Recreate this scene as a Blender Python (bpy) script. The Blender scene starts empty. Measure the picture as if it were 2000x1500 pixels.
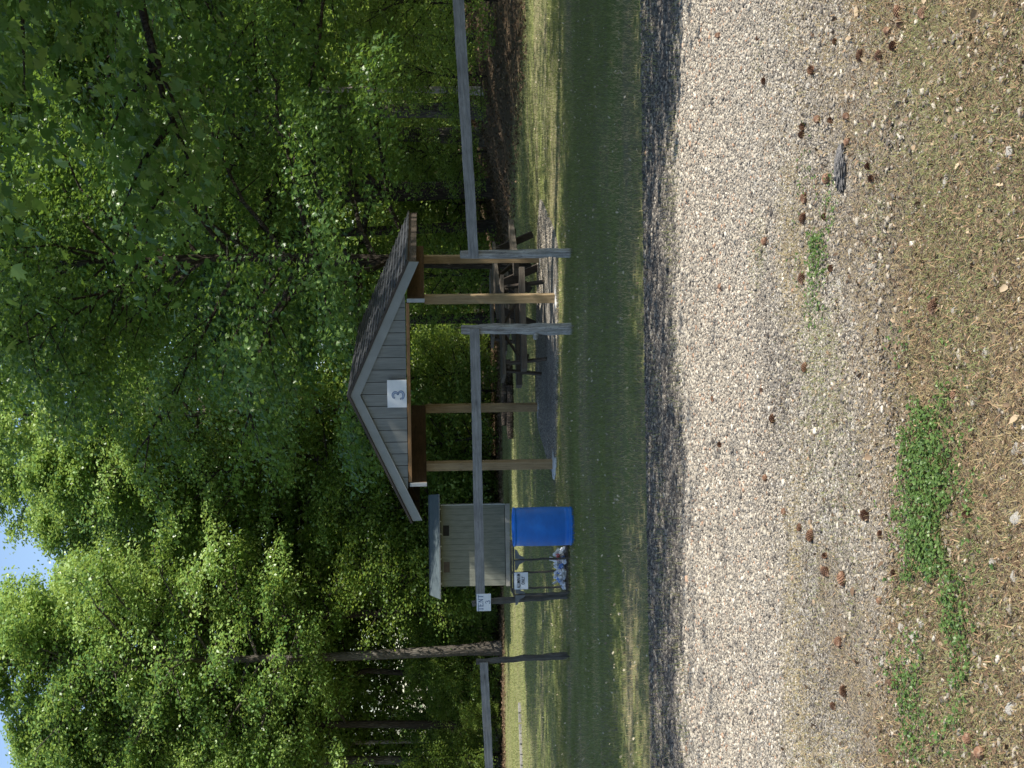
import bpy, math, random
import numpy as np
from mathutils import Vector, Matrix
R = math.radians
C = bpy.context.scene.collection
scene = bpy.context.scene

# ------------------------------------------------------------------ camera
# The photograph was taken upright with a 50 mm-equivalent lens and is shown lying on its side,
# so the camera is rolled a quarter turn.  (u, v) below are measured on the upright 1500 x 2000 frame.
FPX = 2800.0
PITCH = math.atan(171/2800.0)
ROLL = 0.013
CAM = Vector((0, 0, 1.6))
cp, sp_ = math.cos(PITCH), math.sin(PITCH)
FW = Vector((0, cp, -sp_))
R0 = Vector((1, 0, 0)); U0 = Vector((0, sp_, cp))
RR = R0*math.cos(ROLL) - U0*math.sin(ROLL)
UU = U0*math.cos(ROLL) + R0*math.sin(ROLL)
cam = bpy.data.cameras.new('camera'); cam_ob = bpy.data.objects.new('camera', cam); C.objects.link(cam_ob)
M = Matrix.Identity(4)
for i in range(3):
    M[i][0] = -UU[i]; M[i][1] = RR[i]; M[i][2] = -FW[i]; M[i][3] = CAM[i]
cam_ob.matrix_world = M
cam.sensor_width = 36; cam.lens = FPX/2000*36
cam.clip_start = 0.05; cam.clip_end = 2000
scene.camera = cam_ob

def ray(u, v):
    return FW*FPX + RR*(u-750) - UU*(v-1000)
def at(u, v, y):
    d = ray(u, v); return CAM + d*(y/d.y)

# ------------------------------------------------------------------ light
SUN_AZ, SUN_EL = R(116), R(52)      # azimuth clockwise from the viewing direction (+Y)
w = bpy.data.worlds.new('World'); scene.world = w; w.use_nodes = True
nt = w.node_tree
for n in list(nt.nodes): nt.nodes.remove(n)
sky = nt.nodes.new('ShaderNodeTexSky'); sky.sky_type = 'NISHITA'; sky.sun_disc = False
sky.sun_elevation = SUN_EL; sky.sun_rotation = SUN_AZ; sky.air_density = 1.0; sky.dust_density = 0.6
bg = nt.nodes.new('ShaderNodeBackground'); bg.inputs['Strength'].default_value = 0.115
out = nt.nodes.new('ShaderNodeOutputWorld')
nt.links.new(sky.outputs[0], bg.inputs[0]); nt.links.new(bg.outputs[0], out.inputs[0])
sl = bpy.data.lights.new('sun', 'SUN'); sl.energy = 5.0; sl.angle = R(0.5); sl.color = (1, 0.94, 0.84)
so = bpy.data.objects.new('sun', sl); C.objects.link(so)
to_sun = Vector((math.sin(SUN_AZ)*math.cos(SUN_EL), math.cos(SUN_AZ)*math.cos(SUN_EL), math.sin(SUN_EL)))
so.rotation_euler = to_sun.to_track_quat('Z', 'Y').to_euler()
so.location = to_sun*60
scene.view_settings.view_transform = 'Standard'; scene.view_settings.look = 'None'
scene.view_settings.exposure = 0.9; scene.view_settings.gamma = 1
scene.render.engine = 'CYCLES'
scene.cycles.max_bounces = 8; scene.cycles.transmission_bounces = 6; scene.cycles.diffuse_bounces = 4

# ------------------------------------------------------------------ ground height
def sstep(x, a, b):
    t = np.clip((np.asarray(x, float)-a)/(b-a), 0, 1); return t*t*(3-2*t)
def gh(x, y):
    x = np.asarray(x, float); y = np.asarray(y, float)
    h = -0.0247*np.clip(y, -40, 23.2)
    h = h - 0.033*np.clip(y-28.0, 0, 24) - 0.01*np.clip(y-52, 0, 60)
    h = h + 1.0*sstep(x, 4.2, 10)*sstep(y, 29, 46)
    h = h + 0.02*np.sin(x*0.9+1.3)*np.sin(y*0.7)*sstep(y, 11, 16)
    h = h - 0.02*sstep(y, 23, 24)*0
    return h
def g1(x, y): return float(gh(x, y))
def ground_at(u, v):
    d = ray(u, v); t = 0.5/d.length
    lo, hi = 2.0, 140.0
    f = lambda y: (CAM + d*(y/d.y)).z - g1((CAM + d*(y/d.y)).x, y)
    y = lo
    while y < hi and f(y) > 0: y *= 1.01
    a, b = y/1.01, y
    for _ in range(30):
        m = (a+b)/2
        if f(m) > 0: a = m
        else: b = m
    return CAM + d*(b/d.y)

# ------------------------------------------------------------------ materials
def newmat(name):
    m = bpy.data.materials.new(name); m.use_nodes = True
    nt = m.node_tree
    for n in list(nt.nodes): nt.nodes.remove(n)
    o = nt.nodes.new('ShaderNodeOutputMaterial')
    return m, nt, o
class N:
    def __init__(s, nt): s.nt = nt
    def node(s, t, **k):
        n = s.nt.nodes.new(t)
        for a, b in k.items():
            if a.startswith('i_'):
                key = a[2:]
                key = int(key) if key.isdigit() else key.replace('_', ' ')
                if isinstance(b, bpy.types.NodeSocket): s.nt.links.new(b, n.inputs[key])
                else: n.inputs[key].default_value = b
            else: setattr(n, a, b)
        return n
    def coord(s, scale=(1,1,1), out='Object'):
        tc = s.node('ShaderNodeTexCoord')
        mp = s.node('ShaderNodeMapping'); s.nt.links.new(tc.outputs[out], mp.inputs[0])
        mp.inputs['Scale'].default_value = scale
        return mp.outputs[0]
    def noise(s, vec, scale, detail=4, rough=0.6, dist=0):
        n = s.node('ShaderNodeTexNoise'); s.nt.links.new(vec, n.inputs['Vector'])
        n.inputs['Scale'].default_value = scale; n.inputs['Detail'].default_value = detail
        n.inputs['Roughness'].default_value = rough; n.inputs['Distortion'].default_value = dist
        return n.outputs['Fac']
    def vor(s, vec, scale, feature='F1', out='Distance'):
        n = s.node('ShaderNodeTexVoronoi', feature=feature); s.nt.links.new(vec, n.inputs['Vector'])
        n.inputs['Scale'].default_value = scale
        return n.outputs[out]
    def ramp(s, fac, stops, interp='LINEAR'):
        n = s.node('ShaderNodeValToRGB'); s.nt.links.new(fac, n.inputs[0])
        cr = n.color_ramp; cr.interpolation = interp
        while len(cr.elements) < len(stops): cr.elements.new(0.5)
        for e, (p, c) in zip(cr.elements, stops):
            e.position = p
            e.color = (c, c, c, 1) if isinstance(c, (int, float)) else (*c, 1)
        return n.outputs[0]
    def mix(s, a, b, f, mode='MIX'):
        n = s.node('ShaderNodeMix', data_type='RGBA', blend_type=mode)
        for k, val in ((0, f), (6, a), (7, b)):
            if isinstance(val, bpy.types.NodeSocket): s.nt.links.new(val, n.inputs[k])
            elif k == 0: n.inputs[0].default_value = val
            else: n.inputs[k].default_value = (*val, 1)
        return n.outputs[2]
    def math(s, op, a, b=0.0, clamp=False):
        n = s.node('ShaderNodeMath', operation=op, use_clamp=clamp)
        for k, val in ((0, a), (1, b)):
            if isinstance(val, bpy.types.NodeSocket): s.nt.links.new(val, n.inputs[k])
            else: n.inputs[k].default_value = val
        return n.outputs[0]
    def bump(s, h, strength=0.4, dist=0.01):
        n = s.node('ShaderNodeBump'); s.nt.links.new(h, n.inputs['Height'])
        n.inputs['Strength'].default_value = strength; n.inputs['Distance'].default_value = dist
        return n.outputs[0]
    def bsdf(s, col, rough=0.8, normal=None, spec=0.3, metal=0):
        n = s.node('ShaderNodeBsdfPrincipled')
        if isinstance(col, bpy.types.NodeSocket): s.nt.links.new(col, n.inputs['Base Color'])
        else: n.inputs['Base Color'].default_value = (*col, 1)
        if isinstance(rough, bpy.types.NodeSocket): s.nt.links.new(rough, n.inputs['Roughness'])
        else: n.inputs['Roughness'].default_value = rough
        n.inputs['Specular IOR Level'].default_value = spec; n.inputs['Metallic'].default_value = metal
        if normal: s.nt.links.new(normal, n.inputs['Normal'])
        return n.outputs[0]
def simple(name, c1, c2, scale=6, stretch=(1,1,1), rough=0.8, bump=0.3, bdist=0.01, spec=0.3, metal=0, c3=None):
    m, nt, o = newmat(name); n = N(nt)
    vec = n.coord(stretch)
    a = n.noise(vec, scale, 6, 0.65)
    stops = [(0.3, c1), (0.7, c2)] if c3 is None else [(0.25, c1), (0.5, c2), (0.72, c3)]
    col = n.ramp(a, stops)
    nb = n.noise(vec, scale*3, 5, 0.7)
    nt.links.new(n.bsdf(col, rough, n.bump(nb, bump, bdist), spec, metal), o.inputs[0])
    return m
def wood(name, c1, c2, axis, crack=0.35, scale=1.0):
    """boards: grain stretched along one axis, knots and dark cracks"""
    m, nt, o = newmat(name); n = N(nt)
    st = [22*scale]*3; st['XYZ'.index(axis)] = 1.3*scale
    vec = n.coord(tuple(st))
    g = n.noise(vec, 1.6, 7, 0.7, 0.4)
    col = n.ramp(g, [(0.28, c1), (0.72, c2)])
    big = n.noise(n.coord((1,1,1)), 2.3, 3)
    col = n.mix(col, tuple(x*0.62 for x in c1), n.ramp(big, [(0.45, 0.0), (0.75, 0.55)]))
    cr = n.noise(vec, 3.1, 2, 0.5, 0.8)
    crk = n.ramp(cr, [(0.5-0.03, 0.0), (0.5, 1.0), (0.5+0.03, 0.0)])
    st2 = [9*scale]*3; st2['XYZ'.index(axis)] = 3*scale
    kn = n.vor(n.coord(tuple(st2)), 0.55)
    knot = n.ramp(kn, [(0.02, 1.0), (0.13, 0.0)])
    dark = n.math('MAXIMUM', n.math('MULTIPLY', crk, crack), n.math('MULTIPLY', knot, 0.7))
    col = n.mix(col, tuple(x*0.25 for x in c1), dark)
    h = n.math('SUBTRACT', g, n.math('MULTIPLY', dark, 0.8))
    nt.links.new(n.bsdf(col, 0.85, n.bump(h, 0.55, 0.012), 0.2), o.inputs[0])
    return m
def bark(name, c1, c2, c3):
    m, nt, o = newmat(name); n = N(nt)
    vec = n.coord((9, 9, 1.6))
    g = n.noise(vec, 1.4, 7, 0.7, 0.6)
    v = n.vor(n.coord((14, 14, 3.0)), 1.0, 'DISTANCE_TO_EDGE')
    ridge = n.ramp(v, [(0.0, 0.0), (0.25, 1.0)])
    col = n.ramp(g, [(0.3, c1), (0.7, c2)])
    big = n.noise(n.coord((1, 1, 0.6)), 1.1, 4)
    col = n.mix(col, c3, n.ramp(big, [(0.52, 0.0), (0.68, 0.8)]))
    col = n.mix(tuple(x*0.35 for x in c1), col, n.math('ADD', n.math('MULTIPLY', ridge, 0.6), 0.4))
    nt.links.new(n.bsdf(col, 0.95, n.bump(n.math('ADD', g, ridge), 0.9, 0.03), 0.15), o.inputs[0])
    return m
def leafmat(name, dark, mid, light, trans, tamt=0.42, rough=0.42):
    m, nt, o = newmat(name); n = N(nt)
    at_ = n.node('ShaderNodeAttribute', attribute_name='tint')
    oi = n.node('ShaderNodeObjectInfo')
    f = n.math('ADD', at_.outputs['Fac'], n.math('MULTIPLY', n.math('SUBTRACT', oi.outputs['Random'], 0.5), 0.40))
    col = n.ramp(f, [(0.0, dark), (0.55, mid), (1.0, light)])
    tcol = n.mix(col, trans, 0.6)
    b = n.bsdf(col, rough, None, 0.35)
    t = n.node('ShaderNodeBsdfTranslucent'); nt.links.new(tcol, t.inputs[0])
    mx = n.node('ShaderNodeMixShader'); mx.inputs[0].default_value = tamt
    nt.links.new(b, mx.inputs[1]); nt.links.new(t.outputs[0], mx.inputs[2]); nt.links.new(mx.outputs[0], o.inputs[0])
    return m
def tintmat(name, stops, rough=0.9, spec=0.2, noise_scale=None, trans=0.0):
    """per-piece colour from the 'tint' attribute (stones, straw, dead leaves)"""
    m, nt, o = newmat(name); n = N(nt)
    at_ = n.node('ShaderNodeAttribute', attribute_name='tint')
    col = n.ramp(at_.outputs['Fac'], stops)
    nrm = None
    if noise_scale:
        a = n.noise(n.coord(), noise_scale, 4, 0.7)
        col = n.mix(col, n.mix(col, (0.5, 0.5, 0.5), 1.0, 'MULTIPLY'), n.ramp(a, [(0.4, 0.0), (0.75, 0.7)]))
        nrm = n.bump(a, 0.4, 0.004)
    b = n.bsdf(col, rough, nrm, spec)
    if trans:
        t = n.node('ShaderNodeBsdfTranslucent'); nt.links.new(col, t.inputs[0])
        mx = n.node('ShaderNodeMixShader'); mx.inputs[0].default_value = trans
        nt.links.new(b, mx.inputs[1]); nt.links.new(t.outputs[0], mx.inputs[2]); b = mx.outputs[0]
    nt.links.new(b, o.inputs[0])
    return m

M_leaf = leafmat('forest_leaves', (0.060, 0.130, 0.030), (0.185, 0.300, 0.070), (0.370, 0.470, 0.170), (0.50, 0.66, 0.12), 0.34, 0.33)
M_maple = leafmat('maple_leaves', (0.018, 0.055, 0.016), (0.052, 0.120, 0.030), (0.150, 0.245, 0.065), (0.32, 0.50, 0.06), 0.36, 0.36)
M_shrub = leafmat('shrub_leaves', (0.060, 0.120, 0.024), (0.140, 0.225, 0.045), (0.260, 0.340, 0.085), (0.46, 0.60, 0.09), 0.45)
M_bark = bark('bark_dark', (0.030, 0.024, 0.019), (0.085, 0.070, 0.056), (0.12, 0.12, 0.10))
M_bark2 = bark('bark_grey', (0.07, 0.063, 0.053), (0.165, 0.145, 0.122), (0.21, 0.195, 0.17))
M_bark3 = bark('bark_pale', (0.30, 0.26, 0.22), (0.55, 0.50, 0.44), (0.62, 0.58, 0.52))
GREY1, GREY2 = (0.16, 0.155, 0.15), (0.36, 0.35, 0.335)
M_railX = wood('weathered_rail', GREY1, GREY2, 'X')
M_postZ = wood('weathered_post', (0.13, 0.12, 0.11), (0.58, 0.56, 0.53), 'Z', 0.7)
M_postD = wood('dark_post', (0.055, 0.05, 0.045), (0.15, 0.14, 0.125), 'Z', 0.5)
M_tanZ = wood('treated_post', (0.22, 0.155, 0.085), (0.40, 0.30, 0.18), 'Z', 0.3)
M_tanX = wood('treated_header', (0.24, 0.13, 0.06), (0.36, 0.21, 0.10), 'X', 0.3)
M_brownY = wood('brown_beam', (0.060, 0.036, 0.022), (0.12, 0.075, 0.045), 'Y', 0.3)
M_darkX = wood('dark_board', (0.045, 0.035, 0.028), (0.10, 0.08, 0.062), 'X', 0.3)
M_tabX = wood('table_board', (0.065, 0.053, 0.042), (0.16, 0.138, 0.112), 'X', 0.35)
M_tabD = wood('table_frame', (0.04, 0.031, 0.025), (0.095, 0.076, 0.06), 'Z', 0.35)
M_siding = simple('grey_siding_paint', (0.150, 0.158, 0.148), (0.240, 0.246, 0.232), 2.5, (9, 9, 0.8), 0.7, 0.5, 0.006)
M_shedp = simple('olive_siding_paint', (0.125, 0.132, 0.112), (0.185, 0.192, 0.165), 3.0, (5, 5, 0.8), 0.75, 0.3, 0.004)
M_groove = simple('groove_shadow_board', (0.05, 0.05, 0.05), (0.08, 0.08, 0.075), 5)
M_fascia = simple('grey_fascia_paint', (0.22, 0.232, 0.224), (0.28, 0.292, 0.284), 4, (1, 1, 1), 0.6, 0.15, 0.003)
M_trimw = simple('white_trim', (0.28, 0.295, 0.30), (0.38, 0.395, 0.40), 5, (1,1,1), 0.5, 0.1, 0.003)
M_drip = simple('brown_drip_edge', (0.03, 0.024, 0.020), (0.05, 0.042, 0.036), 5, (1,1,1), 0.5, 0.1)
M_shroof = simple('blue_grey_roofing', (0.048, 0.066, 0.074), (0.080, 0.102, 0.112), 5, (1, 1, 1), 0.6, 0.4, 0.006)
M_conc = simple('footing_concrete', (0.40, 0.40, 0.39), (0.58, 0.58, 0.56), 9, (1,1,1), 0.9, 0.5, 0.01)
M_skirt = simple('skirting', (0.24, 0.23, 0.21), (0.35, 0.34, 0.31), 4, (1, 1, 1), 0.85, 0.5, 0.01)
M_white = simple('sign_white', (0.68, 0.70, 0.73), (0.78, 0.80, 0.82), 7, (1,1,1), 0.5, 0.1, 0.002)
M_ink = simple('sign_ink', (0.025, 0.025, 0.03), (0.05, 0.05, 0.055), 30, (1,1,1), 0.6, 0.1, 0.001)
M_inkb = simple('sign_blue_ink', (0.05, 0.09, 0.20), (0.10, 0.16, 0.30), 40, (1,1,1), 0.6, 0.1, 0.001)
M_inkl = simple('sign_pale_shading', (0.30, 0.37, 0.50), (0.42, 0.49, 0.60), 40, (1,1,1), 0.6, 0.1, 0.001)
M_wire = simple('galvanised_wire', (0.10, 0.10, 0.10), (0.20, 0.20, 0.20), 20, (1,1,1), 0.5, 0.1, 0.001, 0.5, 0.6)
M_steel = simple('grey_gusset_metal', (0.09, 0.10, 0.11), (0.17, 0.18, 0.19), 9, (1,1,1), 0.55, 0.3, 0.003, 0.4, 0.3)
M_black = simple('black_opening', (0.012, 0.011, 0.010), (0.02, 0.018, 0.016), 5)
M_glass = simple('brown_blind', (0.045, 0.03, 0.022), (0.075, 0.052, 0.037), 5, (1,1,1), 0.4)
M_soil = simple('bare_soil', (0.05, 0.04, 0.03), (0.10, 0.08, 0.055), 8, (1,1,1), 0.95, 0.8, 0.03)
M_cone = simple('pine_cone_scales', (0.07, 0.036, 0.022), (0.17, 0.09, 0.052), 60, (1,1,1), 0.8, 0.5, 0.003, c3=(0.26, 0.18, 0.125))
M_rock = simple('pale_rock', (0.22, 0.20, 0.17), (0.46, 0.43, 0.37), 14, (1,1,1), 0.9, 0.9, 0.01, c3=(0.66, 0.63, 0.58))
M_barkchunk = simple('grey_bark_slab', (0.035, 0.033, 0.032), (0.14, 0.135, 0.13), 30, (0.5, 1, 1), 0.95, 1.0, 0.015, c3=(0.26, 0.25, 0.245))

def barrel_mat():
    m, nt, o = newmat('blue_plastic'); n = N(nt)
    a = n.noise(n.coord((1, 1, 2.2)), 3.0, 5, 0.65)
    col = n.ramp(a, [(0.3, (0.003, 0.105, 0.42)), (0.7, (0.005, 0.150, 0.56))])
    g = n.noise(n.coord((14, 14, 2)), 1.6, 6, 0.7)
    col = n.mix(col, (0.10, 0.16, 0.26), n.ramp(g, [(0.58, 0.0), (0.8, 0.35)]))
    rg = n.ramp(a, [(0.3, 0.38), (0.7, 0.52)])
    nt.links.new(n.bsdf(col, rg, n.bump(g, 0.08, 0.004), 0.4), o.inputs[0])
    return m
M_blue = barrel_mat()
def can_mat():
    m, nt, o = newmat('printed_can_metal'); n = N(nt)
    oi = n.node('ShaderNodeObjectInfo')
    col = n.ramp(oi.outputs['Random'], [(0.0, (0.72, 0.73, 0.75)), (0.42, (0.75, 0.77, 0.80)), (0.5, (0.12, 0.25, 0.62)),
        (0.62, (0.66, 0.70, 0.78)), (0.8, (0.50, 0.05, 0.04)), (0.86, (0.78, 0.78, 0.80)), (1.0, (0.35, 0.45, 0.70))], 'CONSTANT')
    a = n.noise(n.coord(), 18, 3)
    col = n.mix(col, (0.75, 0.76, 0.78), n.ramp(a, [(0.5, 0.0), (0.56, 0.8)]))
    nt.links.new(n.bsdf(col, 0.35, None, 0.5, 0.35), o.inputs[0])
    return m
M_can = can_mat()
def shingle_mat():
    m, nt, o = newmat('asphalt_shingles'); n = N(nt)
    br = n.node('ShaderNodeTexBrick'); nt.links.new(n.coord((1, 1, 1), 'UV'), br.inputs['Vector'])
    br.inputs['Scale'].default_value = 1.0; br.inputs['Brick Width'].default_value = 0.30; br.inputs['Row Height'].default_value = 0.14
    br.inputs['Mortar Size'].default_value = 0.004; br.offset = 0.5
    br.inputs['Color1'].default_value = (0.050, 0.055, 0.064, 1); br.inputs['Color2'].default_value = (0.070, 0.076, 0.087, 1)
    br.inputs['Mortar'].default_value = (0.03, 0.03, 0.03, 1)
    a = n.noise(n.coord(), 9, 6, 0.7)
    col = n.mix(br.outputs[0], (0.080, 0.086, 0.096), n.ramp(a, [(0.45, 0.0), (0.8, 0.6)]))
    uvn = n.node('ShaderNodeSeparateXYZ'); nt.links.new(n.coord((1, 1, 1), 'UV'), uvn.inputs[0])
    fr = n.math('FRACT', n.math('DIVIDE', uvn.outputs[1], 0.14176))
    col = n.mix(col, (0.025, 0.025, 0.028), n.ramp(fr, [(0.0, 0.75), (0.10, 0.0), (0.72, 0.0), (0.80, 0.85)]))
    g = n.noise(n.coord(), 220, 2)
    nt.links.new(n.bsdf(col, 0.8, n.bump(g, 0.5, 0.003), 0.35), o.inputs[0])
    return m
M_shingle = shingle_mat()

# ---------- ground materials (world coordinates = object coordinates: sheets sit at the origin)
def ground_mat():
    m, nt, o = newmat('lawn_and_litter'); n = N(nt)
    P = n.coord()
    sx = n.node('ShaderNodeSeparateXYZ'); nt.links.new(P, sx.inputs[0]); X, Y, Z = sx.outputs
    fine = n.noise(n.coord((1, 1, 1)), 55, 4, 0.75)
    med = n.noise(P, 1.1, 5, 0.6)
    med2 = n.noise(n.coord((0.35, 1.2, 1)), 1.0, 5, 0.65)
    green = n.ramp(fine, [(0.25, (0.072, 0.092, 0.03)), (0.55, (0.175, 0.20, 0.062)), (0.8, (0.30, 0.31, 0.12))])
    dry = n.ramp(fine, [(0.25, (0.08, 0.070, 0.040)), (0.6, (0.22, 0.195, 0.12)), (0.85, (0.36, 0.32, 0.21))])
    lawn = n.mix(green, dry, n.ramp(med2, [(0.40, 0.0), (0.60, 0.9)]))
    lawn = n.mix(lawn, dry, n.ramp(med, [(0.58, 0.0), (0.72, 0.5)]))
    lit = n.ramp(n.noise(P, 26, 6, 0.8), [(0.3, (0.030, 0.021, 0.013)), (0.52, (0.095, 0.068, 0.042)), (0.72, (0.21, 0.155, 0.10))])
    # litter under the trees: beyond the far lawn edge, and on the bank at the right
    e1 = n.math('ADD', Y, n.math('MULTIPLY', n.math('SUBTRACT', med, 0.5), 7.0))
    f1 = n.ramp(n.math('DIVIDE', n.math('SUBTRACT', e1, 55.0), 3.0, True), [(0, 0.0), (1, 1.0)])
    e2 = n.math('SUBTRACT', n.math('ADD', X, n.math('MULTIPLY', n.math('SUBTRACT', med, 0.5), 3.0)), n.math('MULTIPLY', n.math('SUBTRACT', 46.0, Y), 0.22))
    f2 = n.math('DIVIDE', n.math('SUBTRACT', e2, 3.2), 1.6, True)
    f2 = n.math('MULTIPLY', f2, n.math('DIVIDE', n.math('SUBTRACT', Y, 28.0), 5.0, True))
    f = n.math('MAXIMUM', f1, f2)
    col = n.mix(lawn, lit, f)
    # verge at the near side of the road
    near = n.math('DIVIDE', n.math('SUBTRACT', 8.0, Y), 1.0, True)
    soil = n.ramp(n.noise(P, 90, 5, 0.85), [(0.3, (0.055, 0.042, 0.028)), (0.5, (0.17, 0.14, 0.10)), (0.72, (0.34, 0.295, 0.22))])
    col = n.mix(col, soil, near)
    b = n.math('ADD', fine, n.math('MULTIPLY', med, 2.0))
    nt.links.new(n.bsdf(col, 0.95, n.bump(b, 0.6, 0.03), 0.1), o.inputs[0])
    return m
def gravel_mat(name, dark=1.0, sc=1.0, warm=0.3):
    m, nt, o = newmat(name); n = N(nt)
    P = n.coord()
    v1 = n.node('ShaderNodeTexVoronoi'); nt.links.new(P, v1.inputs['Vector']); v1.inputs['Scale'].default_value = 62*sc
    ed = n.vor(P, 62*sc, 'DISTANCE_TO_EDGE')
    s2 = n.node('ShaderNodeSeparateColor'); nt.links.new(v1.outputs['Color'], s2.inputs[0])
    d = dark
    col = n.ramp(s2.outputs[0], [(0.0, (0.16*d, 0.15*d, 0.135*d)), (0.4, (0.30*d, 0.275*d, 0.235*d)), (0.75, (0.44*d, 0.41*d, 0.36*d)), (1.0, (0.62*d, 0.59*d, 0.53*d))])
    big = n.noise(P, 0.9, 5, 0.6)
    col = n.mix(col, n.mix(col, (0.62, 0.60, 0.60), 1.0, 'MULTIPLY'), n.ramp(big, [(0.45, 0.0), (0.65, 0.8)]))
    warmf = n.noise(P, 2.2, 5, 0.7)
    col = n.mix(col, (0.30*d, 0.235*d, 0.14*d), n.ramp(warmf, [(0.5, 0.0), (0.7, warm)]))
    col = n.mix((0.10*d, 0.09*d, 0.07*d), col, n.ramp(ed, [(0.0, 0.0), (0.12, 1.0)]))
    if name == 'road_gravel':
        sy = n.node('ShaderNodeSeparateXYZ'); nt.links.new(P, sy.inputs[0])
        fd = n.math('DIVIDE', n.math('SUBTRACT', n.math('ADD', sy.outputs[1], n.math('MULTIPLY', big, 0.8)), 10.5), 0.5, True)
        col = n.mix(col, (0.085, 0.080, 0.070), n.math('MULTIPLY', fd, 0.75))  # shade on the far strip of the road is put into its colour
        nd = n.math('DIVIDE', n.math('SUBTRACT', 6.6, n.math('ADD', sy.outputs[1], n.math('MULTIPLY', n.math('SUBTRACT', warmf, 0.5), 9.0))), 1.8, True)
        soil = n.ramp(n.noise(P, 90, 5, 0.85), [(0.3, (0.055, 0.042, 0.028)), (0.5, (0.18, 0.145, 0.10)), (0.72, (0.36, 0.31, 0.23))])
        col = n.mix(col, soil, nd)
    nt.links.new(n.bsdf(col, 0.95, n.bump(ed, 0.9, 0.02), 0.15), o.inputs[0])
    return m
M_ground = ground_mat()
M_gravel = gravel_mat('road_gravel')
M_pad = gravel_mat('pavilion_gravel', 0.85, 0.8, 0.05)

# ------------------------------------------------------------------ mesh helpers
rng = np.random.default_rng(7)
def mesh_np(name, V, F, mat, parent=None, tint=None, smooth=False):
    """V (n,3), F list of (m,k) index arrays; tint: per-face floats"""
    if isinstance(F, np.ndarray): F = [F]
    me = bpy.data.meshes.new(name)
    V = np.ascontiguousarray(V, dtype=np.float32)
    me.vertices.add(len(V)); me.vertices.foreach_set('co', V.ravel())
    loops = np.concatenate([f.ravel() for f in F]).astype(np.int32)
    tot = np.concatenate([np.full(len(f), f.shape[1]) for f in F]).astype(np.int32)
    start = np.concatenate([[0], np.cumsum(tot)[:-1]]).astype(np.int32)
    me.loops.add(len(loops)); me.loops.foreach_set('vertex_index', loops)
    me.polygons.add(len(tot)); me.polygons.foreach_set('loop_start', start); me.polygons.foreach_set('loop_total', tot)
    me.update(calc_edges=True)
    if smooth: me.polygons.foreach_set('use_smooth', np.ones(len(tot), bool))
    if tint is not None:
        a = me.attributes.new('tint', 'FLOAT', 'FACE'); a.data.foreach_set('value', np.ascontiguousarray(tint, dtype=np.float32))
    me.materials.append(mat)
    o = bpy.data.objects.new(name, me); C.objects.link(o)
    if parent: o.parent = parent
    return o
class MB:
    def __init__(s): s.v = []; s.f = []; s.uv = None
    def add(s, vs, fs):
        b = len(s.v); s.v += [tuple(v) for v in vs]; s.f += [tuple(b+i for i in f) for f in fs]
    def box(s, c, size, rot=None):
        hx, hy, hz = (k/2 for k in size)
        vs = [Vector((x*hx, y*hy, z*hz)) for z in (-1, 1) for y in (-1, 1) for x in (-1, 1)]
        if rot is not None: vs = [rot @ v for v in vs]
        c = Vector(c)
        s.add([v+c for v in vs], [(0,2,3,1),(4,5,7,6),(0,1,5,4),(2,6,7,3),(0,4,6,2),(1,3,7,5)])
    def board(s, a, b, w, t, up=(0,0,1)):
        """a bar from a to b, w across (in the 'up' sense), t thick"""
        a, b = Vector(a), Vector(b); d = (b-a); L = d.length; x = d.normalized()
        up = Vector(up); y = up.cross(x)
        if y.length < 1e-4: y = Vector((0,1,0)).cross(x)
        y.normalize(); z = x.cross(y)
        rot = Matrix((x, y, z)).transposed()
        s.box((a+b)/2, (L, t, w), rot)
    def prism(s, poly, d):
        """poly: list of points (planar), extruded by vector d"""
        n = len(poly); p = [Vector(q) for q in poly]; d = Vector(d)
        s.add(p + [q+d for q in p], [tuple(range(n))[::-1], tuple(range(n, 2*n))] + [(i, (i+1) % n, n+(i+1) % n, n+i) for i in range(n)])
    def tube(s, pts, rad, seg=8, cap=True, jit=0.0, rnd=random):
        pts = [Vector(p) for p in pts]; n = len(pts); base = len(s.v)
        for i, p in enumerate(pts):
            d = (pts[min(i+1, n-1)] - pts[max(i-1, 0)]).normalized()
            a = d.cross(Vector((0.13, 0.97, 0.21)));
            if a.length < 0.05: a = d.cross(Vector((1, 0, 0)))
            a.normalize(); b = d.cross(a)
            r = rad[i] if hasattr(rad, '__len__') else rad
            for k in range(seg):
                t = 2*math.pi*k/seg; rr = r*(1+jit*(rnd.random()-0.5))
                s.v.append(tuple(p + (a*math.cos(t) + b*math.sin(t))*rr))
        for i in range(n-1):
            for k in range(seg):
                s.f.append((base+i*seg+k, base+i*seg+(k+1) % seg, base+(i+1)*seg+(k+1) % seg, base+(i+1)*seg+k))
        if cap:
            s.f.append(tuple(base+k for k in range(seg))[::-1]); s.f.append(tuple(base+(n-1)*seg+k for k in range(seg)))
    def lathe(s, prof, c=(0,0,0), seg=40):
        base = len(s.v); c = Vector(c)
        for r, z in prof:
            for k in range(seg):
                t = 2*math.pi*k/seg; s.v.append((c.x+r*math.cos(t), c.y+r*math.sin(t), c.z+z))
        for i in range(len(prof)-1):
            for k in range(seg):
                s.f.append((base+i*seg+k, base+i*seg+(k+1) % seg, base+(i+1)*seg+(k+1) % seg, base+(i+1)*seg+k))
    def build(s, name, mat, parent=None, smooth=False, bevel=0):
        me = bpy.data.meshes.new(name); me.from_pydata(s.v, [], s.f); me.update()
        me.materials.append(mat)
        if smooth: me.polygons.foreach_set('use_smooth', [True]*len(me.polygons))
        o = bpy.data.objects.new(name, me); C.objects.link(o)
        if parent: o.parent = parent
        if bevel:
            b = o.modifiers.new('bevel', 'BEVEL'); b.width = bevel; b.segments = 2; b.limit_method = 'ANGLE'
        return o
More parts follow.
